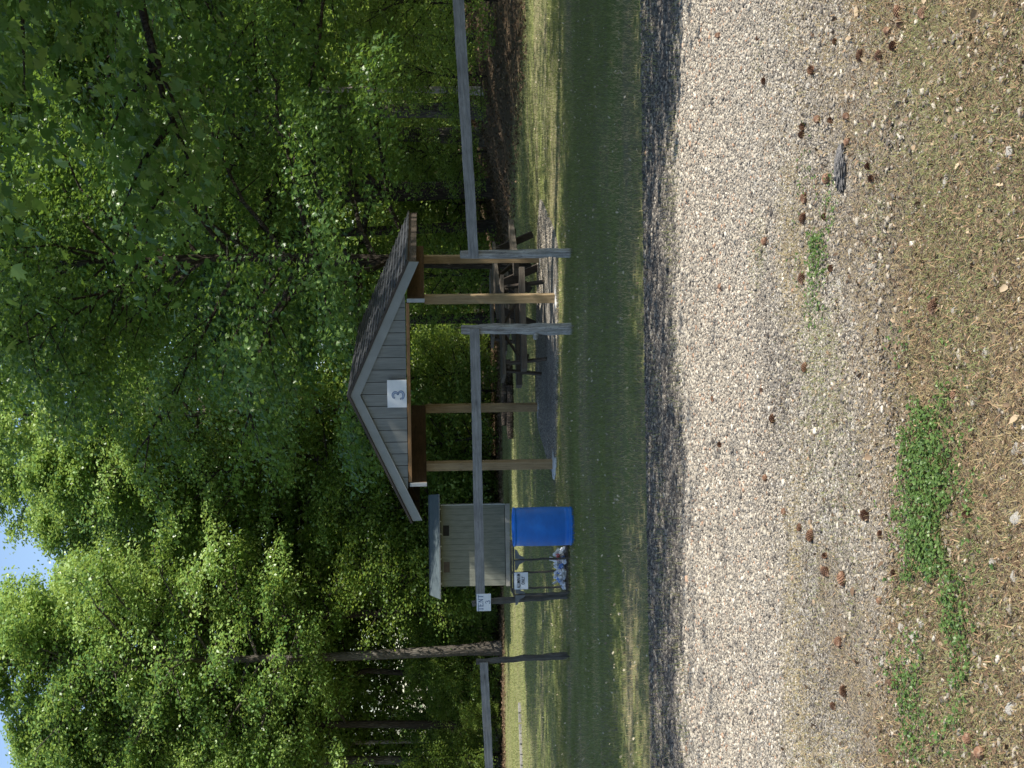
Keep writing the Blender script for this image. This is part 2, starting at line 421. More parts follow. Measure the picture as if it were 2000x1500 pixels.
def thing(name, label, cat, loc=(0,0,0), rotz=0, group=None):
    o = bpy.data.objects.new(name, None); o.empty_display_size = 0.2; C.objects.link(o)
    o.location = loc; o.rotation_euler = (0, 0, rotz); o['label'] = label; o['category'] = cat
    if group: o['group'] = group
    return o
def tag(o, label=None, cat=None, group=None, kind=None):
    if label: o['label'] = label
    if cat: o['category'] = cat
    if group: o['group'] = group
    if kind: o['kind'] = kind
    return o
def copy_tree(o, parent=None):
    c = o.copy(); C.objects.link(c)
    if parent: c.parent = parent
    for ch in [k for k in bpy.data.objects if k.parent == o]: copy_tree(ch, c)
    return c

# ================================================================== THE SETTING
# ground: one sheet to the horizon
def grid(xs, ys, z, name, mat, off=0.0):
    X, Y = np.meshgrid(xs, ys); Zv = z(X, Y) + off
    V = np.stack([X.ravel(), Y.ravel(), Zv.ravel()], 1)
    nx, ny = len(xs), len(ys); i = np.arange(nx-1)[None, :] + np.arange(ny-1)[:, None]*nx; i = i.ravel()
    F = np.stack([i, i+1, i+1+nx, i+nx], 1)
    return mesh_np(name, V, F, mat, smooth=True)
xs = np.concatenate([[-600, -300, -150, -90], np.arange(-60, -12, 3), np.arange(-12, 14, 0.5), np.arange(15, 61, 3), [90, 150, 300, 600]])
ys = np.concatenate([[-300, -100, -50], np.arange(-40, 0, 4), np.arange(0, 60, 0.5), np.arange(60, 100, 4), [120, 160, 300, 700]])
gr = grid(xs, ys, gh, 'ground', M_ground); gr['kind'] = 'structure'
ex = np.arange(-60, 60.1, 0.25)
def road_edges(x):
    far = 12.15 + 0.10*np.sin(x*1.7) + 0.07*np.sin(x*4.1+1) + 0.05*np.sin(x*9.3)
    nearr = 4.9 + 0.25*np.sin(x*0.9+2) + 0.10*np.sin(x*3.3)
    return nearr, far
na, fa = road_edges(ex)
T = np.linspace(0, 1, 30)
V = np.array([[x, n_+(f_-n_)*t, 0] for t in T for x, n_, f_ in zip(ex, na, fa)])
V[:, 2] = gh(V[:, 0], V[:, 1]) + 0.006
V[:len(ex), 2] -= 0.02; V[-len(ex):, 2] -= 0.02
nx = len(ex); i = (np.arange(nx-1)[None, :] + np.arange(len(T)-1)[:, None]*nx).ravel()
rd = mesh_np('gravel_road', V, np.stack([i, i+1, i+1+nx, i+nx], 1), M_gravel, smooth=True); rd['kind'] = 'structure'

# pavilion frame: origin at the middle of the front posts
TH = R(16.7)
PAV = at(753, 1081, 23.6); PX, PY = PAV.x, PAV.y; PZ = -0.585
e = Vector((math.cos(TH), -math.sin(TH), 0)); d_ = Vector((math.sin(TH), math.cos(TH), 0))
def pav(a, b, c=0.0): return Vector((PX, PY, PZ)) + e*a + d_*b + Vector((0, 0, c))
# gravel pad under and behind the pavilion
mb = MB(); poly = []
for k in range(48):
    t = 2*math.pi*k/48; ct, st = math.cos(t), math.sin(t)
    a = (abs(ct)**0.35)*(1 if ct > 0 else -1)*(2.05 + 0.06*math.sin(5*t)); b = (abs(st)**0.35)*(1 if st > 0 else -1)*(2.15+0.05*math.sin(7*t))
    poly.append(pav(a*1.05+0.35, 1.75+b*0.95, 0.0))
me = bpy.data.meshes.new('gravel_pad'); me.from_pydata([(p.x, p.y, g1(p.x, p.y)+0.03) for p in poly]+[(p.x, p.y, g1(p.x, p.y)-0.1) for p in poly], [], [tuple(range(48))]+[(i, i+48, (i+1) % 48+48, (i+1) % 48) for i in range(48)])
me.materials.append(M_pad); o = bpy.data.objects.new('gravel_pad', me); C.objects.link(o); o['kind'] = 'structure'

# ------------------------------------------------------------------ pavilion
pv = thing('picnic_pavilion', 'small open picnic pavilion with grey gable front and shingled roof on four wooden posts', 'pavilion', (PX, PY, PZ), -TH)
HW = 1.43; DP = 3.17; HB = 2.17; HT = 2.44   # half post spacing, depth, beam bottom, beam top
for sx_ in (-1, 1):
    for yy in (0, DP):
        m = MB(); m.box((sx_*HW, yy, (HB if 1 else 0)/2+0.0), (0.14, 0.14, HB))
        # long checks in the timber
        m.build('post', M_tanZ, pv, bevel=0.008)
        m = MB(); prof = []
        n = 14; ring = []
        for k in range(n):
            t = 2*math.pi*k/n; rr = 0.24*(1+0.22*math.sin(3*t+sx_)+0.1*math.sin(5*t+yy))
            ring.append((sx_*HW+rr*1.25*math.cos(t), yy+rr*math.sin(t)))
        vs = [(x, y, -0.05) for x, y in ring] + [(sx_*HW+(x-sx_*HW)*0.75, yy+(y-yy)*0.75, 0.045) for x, y in ring] + [(sx_*HW, yy, 0.07)]
        fs = [(k, (k+1) % n, n+(k+1) % n, n+k) for k in range(n)] + [(n+k, n+(k+1) % n, 2*n) for k in range(n)]
        m.add(vs, fs); m.build('footing', M_conc, pv)
YF = -0.55          # front plane of the gable
for sx_ in (-1, 1):
    x = sx_*(HW+0.115)
    m = MB(); m.box((x, (YF+DP+0.45)/2, (HB+HT)/2), (0.085, DP+0.45-YF, HT-HB)); m.build('side_beam', M_brownY, pv, bevel=0.004)
    m = MB(); m.box((x-sx_*0.0, YF-0.014, (HB+HT)/2+0.0), (0.062, 0.022, HT-HB+0.01)); m.build('beam_end_cap', M_trimw, pv, bevel=0.003)
m = MB(); m.box((0, YF+0.03, HT-0.005), (2*HW+0.14, 0.09, 0.055)); m.build('header', M_tanX, pv, bevel=0.004)
EW = 2.17; PK = 3.40; EV = PK-EW*0.445       # half eave width, ridge height, eave top height
def roofz(x): return PK - abs(x)*0.445
# siding strips with real grooves
m = MB(); mg = MB()
zb = HT+0.034
x = -1.62
while x < 1.62:
    x2 = min(x+0.2, 1.62)
    pts = [(x+0.004, zb)]
    pts.append((x2-0.004, zb))
    top = [(x2-0.004, roofz(x2-0.004)-0.10)]
    if x < 0 < x2: top.append((0, PK-0.10))
    top.append((x+0.004, roofz(x+0.004)-0.10))
    top = [(a, max(b, zb+0.004)) for a, b in top]
    pts += top
    m.prism([(a, YF-0.002, b) for a, b in pts], (0, 0.014, 0))
    x += 0.2032
m.build('gable_siding', M_siding, pv)
mg.prism([(-1.62, YF+0.014, zb), (1.62, YF+0.014, zb), (0, YF+0.014, PK-0.12)], (0, 0.012, 0)); mg.build('gable_backing', M_groove, pv)
for sx_ in (-1, 1):
    m = MB()
    lo = Vector((sx_*EW, 0, EV)); hi = Vector((0, 0, PK))
    w_ = 0.155
    m.prism([(0, YF-0.045, PK-0.03), (sx_*EW, YF-0.045, EV-0.03), (sx_*(EW-0.005), YF-0.045, EV-0.03-w_), (0, YF-0.045, PK-0.03-w_*1.02)][::sx_], (0, 0.035, 0))
    m.build('rake_board', M_fascia, pv)
    m = MB()
    m.prism([(0, YF-0.075, PK+0.018), (sx_*(EW+0.03), YF-0.075, EV+0.005), (sx_*(EW+0.03), YF-0.075, EV-0.03), (0, YF-0.075, PK-0.025)][::sx_], (0, 0.028, 0))
    m.build('drip_edge', M_drip, pv)
    m = MB(); m.prism([(0, DP+0.66, PK-0.03), (sx_*EW, DP+0.66, EV-0.03), (sx_*EW, DP+0.66, EV-0.16), (0, DP+0.66, PK-0.16)][::sx_], (0, 0.03, 0)); m.build('rear_rake_board', M_darkX, pv)
    m = MB(); m.box((sx_*(EW-0.012), (YF+DP+0.66)/2, EV-0.085), (0.022, DP+0.66-YF-0.06, 0.12)); m.build('eave_fascia', M_darkX, pv)
    # deck and shingle courses
    m = MB(); m.prism([(0, YF-0.04, PK-0.012), (sx_*EW, YF-0.04, EV-0.012), (sx_*EW, YF-0.04, EV-0.03), (0, YF-0.04, PK-0.03)][::sx_], (0, DP+0.70-YF, 0)); m.build('roof_deck', M_brownY, pv)
    me = MB(); uvs = []
    n = 17; L = math.hypot(EW+0.03, 0.445*(EW+0.03)); Y0, Y1 = YF-0.05, DP+0.68
    dirv = Vector((sx_*(EW+0.03), 0, -0.445*(EW+0.03))).normalized(); nrm = Vector((0.445*sx_, 0, 1)).normalized()
    for k in range(n):
        a = k*L/n; b = (k+1)*L/n + 0.0
        p0 = Vector((0, 0, PK)) + dirv*a + nrm*0.004; p1 = Vector((0, 0, PK)) + dirv*b + nrm*0.030
        p2 = Vector((0, 0, PK)) + dirv*b + nrm*0.002
        nY = 22
        for q in range(nY):
            ya, yb = Y0+(Y1-Y0)*q/nY, Y0+(Y1-Y0)*(q+1)/nY
            jj = 0.002*math.sin(q*7.1+k*3.3)
            A = [(p0.x, ya, p0.z), (p0.x, yb, p0.z), (p1.x, yb, p1.z+jj), (p1.x, ya, p1.z+jj)]
            me.add(A, [(0, 1, 2, 3)] if sx_ < 0 else [(3, 2, 1, 0)])
            me.add([(p1.x, ya, p1.z+jj), (p1.x, yb, p1.z+jj), (p2.x, yb, p2.z), (p2.x, ya, p2.z)], [(0, 1, 2, 3)] if sx_ < 0 else [(3, 2, 1, 0)])
            uvs.append((ya, yb, a, b))
    ob = me.build('roof', M_shingle, pv)
    uvl = ob.data.uv_layers.new(name='UVMap')
    for pi, p in enumerate(ob.data.polygons):
        for li in p.loop_indices:
            co = ob.data.vertices[ob.data.loops[li].vertex_index].co
            uvl.data[li].uv = (co.y, abs(co.x)*1.095)
for yy in (0.25, 0.85, 1.45, 2.05, 2.65, 3.25):
    for sx_ in (-1, 1):
        m = MB(); m.prism([(sx_*0.02, yy, PK-0.035), (sx_*(EW-0.03), yy, EV-0.035), (sx_*(EW-0.03), yy, EV-0.125), (sx_*0.02, yy, PK-0.17)][::sx_], (0, 0.038, 0)); m.build('rafter', M_brownY, pv)
m = MB()
for sx_ in (-1, 1):
    m.prism([(0, Y0, PK+0.028), (sx_*0.14, Y0, PK-0.036), (sx_*0.14, Y0, PK-0.044), (0, Y0, PK+0.012)][::sx_], (0, Y1-Y0, 0))
m.build('ridge_cap', M_shingle, pv)

# text helpers
def text_mesh(name, s, size, mat, parent, loc, rot=(R(90), 0, 0), depth=0.002, shear=0.0, spacing=1.0, offset=0.0):
    cu = bpy.data.curves.new(name, 'FONT'); cu.body = s; cu.size = size; cu.align_x = 'CENTER'; cu.align_y = 'CENTER'
    cu.extrude = depth; cu.shear = shear; cu.space_character = spacing; cu.offset = offset
    t = bpy.data.objects.new(name, cu); C.objects.link(t)
    bpy.context.view_layer.update()
    dg = bpy.context.evaluated_depsgraph_get()
    me = bpy.data.meshes.new_from_object(t.evaluated_get(dg)); me.name = name
    bpy.data.objects.remove(t); bpy.data.curves.remove(cu)
    me.materials.clear(); me.materials.append(mat)
    o = bpy.data.objects.new(name, me); C.objects.link(o); o.parent = parent; o.location = loc; o.rotation_euler = rot
    return o
# the pavilion's number sign
p = pav(0.03, YF-0.06, HT+0.03)
sg = thing('number_sign', 'white board with a hand painted blue figure 3 on the pavilion gable', 'sign', p, -TH)
m = MB(); m.box((0, -0.004, 0.155), (0.46, 0.014, 0.31)); m.build('board', M_white, sg, bevel=0.003)
def arcpts(cx, cz, rx, rz, a0, a1, n): return [(cx+rx*math.cos(R(a0+(a1-a0)*k/n)), cz+rz*math.sin(R(a0+(a1-a0)*k/n))) for k in range(n+1)]
def stroke(pts, widths, y, th):
    m = MB(); n = len(pts); L, Rr = [], []
    for i, (x, z) in enumerate(pts):
        a = pts[max(i-1, 0)]; b = pts[min(i+1, n-1)]; dx, dz = b[0]-a[0], b[1]-a[1]; l = math.hypot(dx, dz) or 1
        w_ = widths(i/(n-1)) if callable(widths) else widths
        L.append((x-dz/l*w_/2, z+dx/l*w_/2)); Rr.append((x+dz/l*w_/2, z-dx/l*w_/2))
    for i in range(n-1):
        q = [L[i], L[i+1], Rr[i+1], Rr[i]]
        m.add([(a, y, b) for a, b in q]+[(a, y-th, b) for a, b in q], [(4,5,6,7),(0,1,5,4),(3,7,6,2)])
    return m
three = arcpts(-0.025, 0.180, 0.050, 0.042, 165, -75, 18) + arcpts(-0.025, 0.095, 0.062, 0.045, 78, -165, 22)
stroke(three, lambda t: 0.018+0.016*abs(math.sin(t*math.pi*2)), -0.012, 0.0025).build('figure_shading', M_inkl, sg)
for dw in (-1, 1):
    off = []
    for i, (x, z) in enumerate(three):
        a = three[max(i-1, 0)]; b = three[min(i+1, len(three)-1)]; dx, dz = b[0]-a[0], b[1]-a[1]; l = math.hypot(dx, dz)
        w_ = (0.018+0.016*abs(math.sin(i/(len(three)-1)*math.pi*2)))/2
        off.append((x-dz/l*w_*dw, z+dx/l*w_*dw))
    stroke(off, 0.0075, -0.0148, 0.0015).build('figure_outline', M_inkb, sg)
stroke(arcpts(-0.083, 0.092, 0.013, 0.013, -60, 200, 10), 0.009, -0.0148, 0.0015).build('figure_outline', M_inkb, sg)

# ------------------------------------------------------------------ picnic tables
def picnic_table(p, rz, label):
    t = thing('picnic_table', label, 'picnic table', p, rz, 'picnic tables at the pavilion')
    for k in range(5):
        m = MB(); m.box((0, -0.29+k*0.145, 0.745), (1.83, 0.138, 0.06)); m.build('top_board', M_tabX, t, bevel=0.004)
    for s in (-1, 1):
        for k in (0, 1):
            m = MB(); m.box((0, s*(0.62+k*0.145), 0.42), (1.83, 0.138, 0.10)); m.build('bench_board', M_tabX, t, bevel=0.004)
    for sx_ in (-1, 1):
        x = sx_*0.66
        m = MB(); m.box((x, 0, 0.68), (0.04, 0.70, 0.088)); m.build('top_cleat', M_tabD, t)
        m = MB(); m.box((x, 0, 0.376), (0.04, 1.50, 0.088)); m.build('bench_support', M_tabD, t)
        for s in (-1, 1):
            m = MB(); m.board((x+sx_*0.04, s*0.27, 0.72), (x+sx_*0.04, s*0.62, 0.0), 0.14, 0.038, (0, 1, 0)); m.build('leg', M_tabD, t)
        m = MB(); m.board((x-sx_*0.02, 0, 0.38), (sx_*0.12, 0, 0.70), 0.09, 0.038, (0, 1, 0)); m.build('brace', M_tabD, t)
    return t
gp = at(858, 1060, 25.75)
picnic_table((gp.x, gp.y, g1(gp.x, gp.y)+0.03), R(12), 'weathered brown picnic table standing lengthways under the pavilion')
gp = at(955, 1052, 27.6)
picnic_table((gp.x, gp.y, g1(gp.x, gp.y)+0.03), R(58), 'weathered picnic table set end on behind the right rear post of the pavilion')

gp = at(900, 1000, 34.5)
picnic_table((gp.x, gp.y, g1(gp.x, gp.y)+0.0), R(20), 'small looking far picnic table on the lawn beyond the pavilion, between its right posts')

# ------------------------------------------------------------------ shed
sp = at(436, 989, 49.0)
SB = g1(sp.x, 49)
TS = R(-4)
sh = thing('shed', 'small olive grey sided shed with blue grey roof at the far edge of the lawn', 'shed', (sp.x, 49.0, SB), -TS)
WW, WD, Z0, Z1 = 2.76, 2.3, 0.16, 2.38
m = MB()
def strips(m, x0, x1, y, ny, z0, z1, axis='x'):
    x = x0
    while x < x1-0.01:
        x2 = min(x+0.203, x1)
        c = (x+x2)/2
        if axis == 'x': m.box((c, y, (z0+z1)/2), (x2-x-0.007, 0.016, z1-z0))
        else: m.box((y, c, (z0+z1)/2), (0.016, x2-x-0.007, z1-z0))
        x += 0.203
strips(m, -WW/2, WW/2, 0, 0, Z0+0.03, Z1); strips(m, 0.02, WD, -WW/2+0.01, 0, Z0+0.03, Z1, 'y'); strips(m, 0.02, WD, WW/2-0.01, 0, Z0+0.03, Z1, 'y')
m.box((0, WD, (Z0+Z1)/2), (WW, 0.02, Z1-Z0-0.06)); m.build('siding', M_shedp, sh)
m = MB(); m.box((0, WD/2+0.01, (Z0+Z1)/2), (WW-0.06, WD-0.05, Z1-Z0)); m.build('wall_core', M_groove, sh)
m = MB(); m.box((0, WD/2+0.01, Z0/2-0.02), (WW-0.12, WD-0.1, Z0+0.04)); m.box((0, 0.02, Z0/2-0.02), (WW+0.05, 0.05, Z0+0.05)); m.build('skirting', M_skirt, sh, bevel=0.004)
m = MB(); m.box((WW/2+0.008, 0.0, (Z0+Z1)/2), (0.035, 0.09, Z1-Z0-0.01)); m.build('corner_trim', M_trimw, sh)
m = MB(); m.box((WW/2+0.008, WD, (Z0+Z1)/2), (0.035, 0.09, Z1-Z0-0.01)); m.build('corner_trim', M_trimw, sh)
RW = 1.77; y0r, y1r = -0.38, WD+0.38; ym = WD/2; zr = 2.74; ze = 2.41
for (ya, yb) in ((y0r, ym), (y1r, ym)):
    m = MB(); m.prism([(-RW, ya, ze), (-RW, yb, zr), (-RW, yb, zr+0.03), (-RW, ya, ze+0.03)], (2*RW, 0, 0))
    m.v = [(x*(0.98 if abs(y-ym) < 0.01 else 1), y, z) for x, y, z in m.v]; m.build('roof', M_shroof, sh)
m = MB(); m.prism([(RW-0.40, ym-1.1, ze+0.02), (RW-0.40, ym+1.1, ze+0.02), (RW-0.40, ym, zr-0.04)], (0.02, 0, 0)); m.build('gable_panel', M_black, sh)
m = MB(); m.box((0, y0r-0.008, ze+0.008), (2*RW, 0.014, 0.035)); m.build('drip_edge', M_steel, sh)
m = MB(); m.box((0, ym, zr+0.035), (1.95*RW, 0.16, 0.02)); m.build('ridge_cap', M_shroof, sh)
for k in range(7):
    m = MB(); m.board((-1.26+k*0.42, -0.31, ze-0.03), (-1.26+k*0.42, -0.01, ze+0.05), 0.055, 0.04); m.build('rafter_tail', M_trimw, sh)
for xx, mt in ((0.52, M_black), (-0.72, M_glass)):
    wn = MB(); wn.box((xx, -0.012, 2.19), (0.36, 0.012, 0.22)); wf = wn.build('window', mt, sh)
    fr = MB()
    for q in ((0, 0.12, 0.42, 0.03), (0, -0.12, 0.42, 0.03)): fr.box((xx+q[0], -0.02, 2.19+q[1]), (q[2], 0.03, q[3]))
    for q in (-0.195, 0.195): fr.box((xx+q, -0.02, 2.19), (0.03, 0.03, 0.21))
    fr.build('frame', M_shedp, wf)
# ------------------------------------------------------------------ fences
rs = random.Random(3)
def rough_post(m, a, b, r0, r1, seg=9, jit=0.12):
    n = 12; a, b = Vector(a), Vector(b); pts, rad = [], []
    for i in range(n+1):
        t = i/n; p = a.lerp(b, t); k = 0.008 if 0 < i else 0
        pts.append(p + Vector((rs.uniform(-k, k), rs.uniform(-k, k), 0))); rad.append((r0+(r1-r0)*t)*(1+rs.uniform(-0.06, 0.06)))
    m.tube(pts, rad, seg, True, jit, rs)
def rail(parent, a, b, w=0.135, t=0.042):
    a, b = Vector(a), Vector(b); L = (b-a).length
    m = MB(); n = 14
    top, bot = [], []
    # slightly wany edges along the length, local x = length
    for i in range(n+1):
        x = -L/2+L*i/n
        top.append((x, w/2+rs.uniform(-0.004, 0.004))); bot.append((x, -w/2+rs.uniform(-0.004, 0.004)))
    vs = []
    for yq in (-t/2, t/2):
        vs += [(x, yq, z) for x, z in top] + [(x, yq, z) for x, z in bot]
    k = n+1; fs = []
    for i in range(n):
        fs += [(k+i, k+i+1, i+1, i), (2*k+i, 2*k+i+1, 3*k+i+1, 3*k+i), (i, i+1, 2*k+i+1, 2*k+i), (3*k+i, 3*k+i+1, k+i+1, k+i)]
    fs += [(0, 2*k, 3*k, k), (n, k+n, 3*k+n, 2*k+n)]
    m.add(vs, fs); o = m.build('rail', M_railX, parent)
    dx = (b-a).normalized(); y = Vector((0, 0, 1)).cross(dx).normalized(); z = dx.cross(y)
    o.matrix_local = Matrix.Translation((a+b)/2) @ Matrix((dx, y, z)).transposed().to_4x4()
    return o
# right run: one post, its rail runs out of the frame
B1 = ground_at(1008, 1119); T1_ = at(1002, 899, B1.y)
f1 = thing('wooden_fence', 'grey weathered fence of one plank rail starting right of the opening before the pavilion', 'fence', B1, 0, 'plank rail fences')
m = MB(); rough_post(m, (0, 0, -0.3), T1_-B1, 0.066, 0.058); m.build('post', M_postZ, f1, smooth=False)
yr = B1.y-0.09
rail(f1, at(997, 925, yr)-B1, at(1600, 889, 17.0)-B1, 0.138)
P1b = at(1560, 1150, 17.2); gzz = g1(P1b.x, 17.2)
m = MB(); rough_post(m, Vector((P1b.x, 17.25, gzz-0.3))-B1, Vector((P1b.x, 17.25, 1.35))-B1, 0.066, 0.058); m.build('post', M_postZ, f1)
# middle run
B2 = ground_at(858, 1120); T2_ = at(857, 901, B2.y)
f2 = thing('wooden_fence', 'grey fence with long plank rail crossing in front of the pavilion posts and shed', 'fence', B2, 0, 'plank rail fences')
m = MB(); rough_post(m, (0, 0, -0.3), T2_-B2, 0.088, 0.066, 10, 0.16); m.build('post', M_postZ, f2)
m = MB(); m.tube([(-0.07, -0.03, 0.52), (-0.11, -0.04, 0.535), (-0.145, -0.045, 0.53)], [0.04, 0.034, 0.026], 8, True, 0.2, rs); m.build('branch_stub', M_postZ, f2)
B3 = ground_at(340, 1112); T3_ = at(322, 922, B3.y)
m = MB(); rough_post(m, B3-B2-Vector((0, 0, 0.3)), T3_-B2, 0.062, 0.045, 8, 0.2); m.build('post', M_postD, f2)
rail(f2, at(858, 927, B2.y-0.10)-B2, at(330, 938, B3.y-0.085)-B2, 0.132)
# left run
B4 = ground_at(222, 1112); T4_ = at(207, 930, B4.y)
f3 = thing('wooden_fence', 'grey fence with a crooked dark post left of the tent number sign', 'fence', B4, 0, 'plank rail fences')
m = MB(); rough_post(m, (0, 0, -0.3), T4_-B4, 0.058, 0.045, 8, 0.3); m.build('post', M_postD, f3)
rail(f3, at(206, 945, B4.y-0.09)-B4, at(-110, 961, B4.y+0.3)-B4, 0.125)
P4b = at(-90, 1100, B4.y+0.35)
m = MB(); rough_post(m, Vector((P4b.x, P4b.y, g1(P4b.x, P4b.y)-0.3))-B4, Vector((P4b.x, P4b.y, 0.9))-B4, 0.06, 0.05); m.build('post', M_postD, f3)
# tent sign
p = at(323.5, 945, B3.y-0.135)
sg = thing('tent_sign', 'small white board reading TENT 3 at the left end of the middle fence rail', 'sign', p, R(-4))
m = MB(); m.box((0, 0, 0), (0.262, 0.008, 0.212)); o = m.build('board', M_white, sg, bevel=0.002)
def serif_word(parent, word, x0, z0, h, wch, gap, y, mat, sw=0.007):
    x = x0; m = MB()
    def st(x1, z1, x2, z2, w_=sw): m.board((x+x1*wch, y, z0+z1*h), (x+x2*wch, y, z0+z2*h), w_, 0.002, (0, 0, 1) if abs(z2-z1) < 0.9*abs(x2-x1)+1e-3 else (1, 0, 0))
    for ch in word:
        if ch == 'T':
            st(0, 1, 1, 1); st(0.5, 1, 0.5, 0, sw*1.3); st(0.3, 0, 0.7, 0, sw*0.7); st(0.03, 1, 0.03, 0.84, sw*0.7); st(0.97, 1, 0.97, 0.84, sw*0.7)
        if ch == 'E':
            st(0.15, 0, 0.15, 1, sw*1.3); st(0, 1, 0.9, 1); st(0, 0, 0.92, 0); st(0.15, 0.52, 0.7, 0.52, sw*0.8); st(0.9, 1, 0.9, 0.86, sw*0.7); st(0.92, 0, 0.92, 0.16, sw*0.7)
        if ch == 'N':
            st(0.14, 0, 0.14, 1, sw*0.8); st(0.86, 0, 0.86, 1, sw*0.8); st(0.14, 1, 0.86, 0, sw*1.3); st(0, 0, 0.3, 0, sw*0.6); st(0.7, 1, 1, 1, sw*0.6); st(0, 1, 0.2, 1, sw*0.6)
        x += wch+gap
    return m.build('lettering', mat, parent)
serif_word(sg, 'TENT', -0.123, 0.012, 0.072, 0.052, 0.010, -0.006, M_inkb, 0.0075)
t3 = arcpts(0, -0.042, 0.019, 0.016, 160, -80, 10) + arcpts(0, -0.074, 0.024, 0.018, 80, -160, 12)
stroke(t3, 0.008, -0.005, 0.002).build('lettering', M_inkb, sg)

# ------------------------------------------------------------------ blue barrel
bp = ground_at(473, 1120)
br = thing('plastic_barrel', 'upright blue plastic barrel standing on the grass beside the can crib', 'barrel', (bp.x, bp.y, g1(bp.x, bp.y)), 0)
m = MB(); Rb = 0.277
prof = [(0.0, 0.0), (Rb-0.03, 0.0), (Rb-0.006, 0.010), (Rb, 0.030), (Rb+0.005, 0.045), (Rb+0.005, 0.052), (Rb-0.004, 0.056), (Rb-0.002, 0.07), (Rb-0.002, 0.10)]
for k in range(14):
    z = 0.10+0.66*k/13; prof.append((Rb-0.002+0.006*math.sin(math.pi*k/13), z))
prof += [(Rb-0.002, 0.83), (Rb-0.008, 0.838), (Rb+0.004, 0.846), (Rb+0.005, 0.856), (Rb+0.004, 0.868), (Rb-0.004, 0.876), (Rb-0.02, 0.872), (Rb-0.026, 0.852), (Rb-0.04, 0.846), (0.0, 0.842)]
m.lathe(prof, (0, 0, 0), 56); m.build('shell', M_blue, br, smooth=True)
for sx_ in (-1, 1):
    m = MB(); m.lathe([(0.0, 0.866), (0.028, 0.866), (0.034, 0.860), (0.034, 0.844)], (sx_*0.17, 0, 0), 16); m.build('bung', M_blue, br, smooth=True)

# ------------------------------------------------------------------ can crib
c0 = ground_at(432, 1116); c1 = ground_at(344, 1113)
yc = (c0.y+c1.y)/2+0.08; gz = g1(c0.x, yc)
xl, xr = at(341, 1100, yc).x, at(436, 1100, yc).x
crb = thing('can_crib', 'open wire crib with dark legs and angle braces between blue barrel and fence post', 'bin', ((xl+xr)/2, yc, gz))
hw = (xr-xl)/2; ztop = at(390, 1003, yc).z-gz; dpt = 0.62
xin = at(408, 1060, yc).x-(xl+xr)/2; xmid = at(383, 1060, yc+dpt).x-(xl+xr)/2
for (x, y) in ((-hw, 0), (xin, 0), (hw, dpt), (-hw, dpt), (xmid, dpt)):
    m = MB(); rough_post(m, (x+0.012, y, -0.02), (x-0.006, y, ztop), 0.017, 0.017, 6, 0.1); m.build('leg', M_postD, crb)
m = MB()
for y in (0, dpt): m.box((0, y, ztop), (2*hw+0.04, 0.034, 0.03))
for x in (-hw, hw): m.box((x, dpt/2, ztop-0.002), (0.03, dpt-0.04, 0.026))
m.build('top_frame', M_postD, crb)
for x, s in ((xin, -1), (xin, 1), (-hw, 1), (-hw, -1)):
    m = MB(); m.prism([(x+s*0.012, -0.02, ztop-0.02), (x+s*0.16, -0.02, ztop-0.02), (x+s*0.15, -0.02, ztop-0.05), (x+s*0.07, -0.02, ztop-0.09), (x+s*0.04, -0.02, ztop-0.15), (x+s*0.012, -0.02, ztop-0.17)][::s], (0, 0.006, 0)); m.build('brace', M_steel, crb)
m = MB()
def wires(m, p, q, n1, n2, h0, h1):
    p, q = Vector(p), Vector(q)
    for i in range(n1+1):
        a = p.lerp(q, i/n1); m.board(a+Vector((0,0,h0)), a+Vector((0,0,h1)), 0.0016, 0.0016, (1,0,0))
    for j in range(n2+1):
        z = h0+(h1-h0)*j/n2; m.board(p+Vector((0,0,z)), q+Vector((0,0,z)), 0.0016, 0.0016)
wires(m, (-hw, 0.0, 0), (hw, 0.0, 0), 14, 8, 0.03, ztop*0.34)
wires(m, (-hw, dpt, 0), (hw, dpt, 0), 14, 8, 0.03, ztop*0.34)
wires(m, (-hw, 0, 0), (-hw, dpt, 0), 12, 8, 0.03, ztop*0.34); wires(m, (hw, 0, 0), (hw, dpt, 0), 12, 8, 0.03, ztop*0.34)
m.build('wire_mesh', M_wire, crb)
m = MB(); m.box((0, dpt/2, 0.035), (2*hw, dpt, 0.025)); m.build('floor', M_darkX, crb)
ap = at(365.5, 1018, yc-0.06)
sg = thing('aluminum_sign', 'small white board reading ALUMINUM ONLY wired to the can crib', 'sign', ap, 0)
m = MB(); m.box((0, 0, 0), (0.252, 0.006, 0.205)); m.build('board', M_white, sg, bevel=0.002)
tl = text_mesh('lettering', 'ALUMINUM', 0.074, M_ink, sg, (0, -0.0055, 0.036), depth=0.003, spacing=1.02, offset=0.0008); tl.scale = (0.215/max(1e-3, tl.dimensions.x), 1, 1)
tl = text_mesh('lettering', 'ONLY', 0.068, M_ink, sg, (0.005, -0.0055, -0.030), depth=0.003, spacing=1.1, offset=0.0010); tl.scale = (0.120/max(1e-3, tl.dimensions.x), 1, 1)
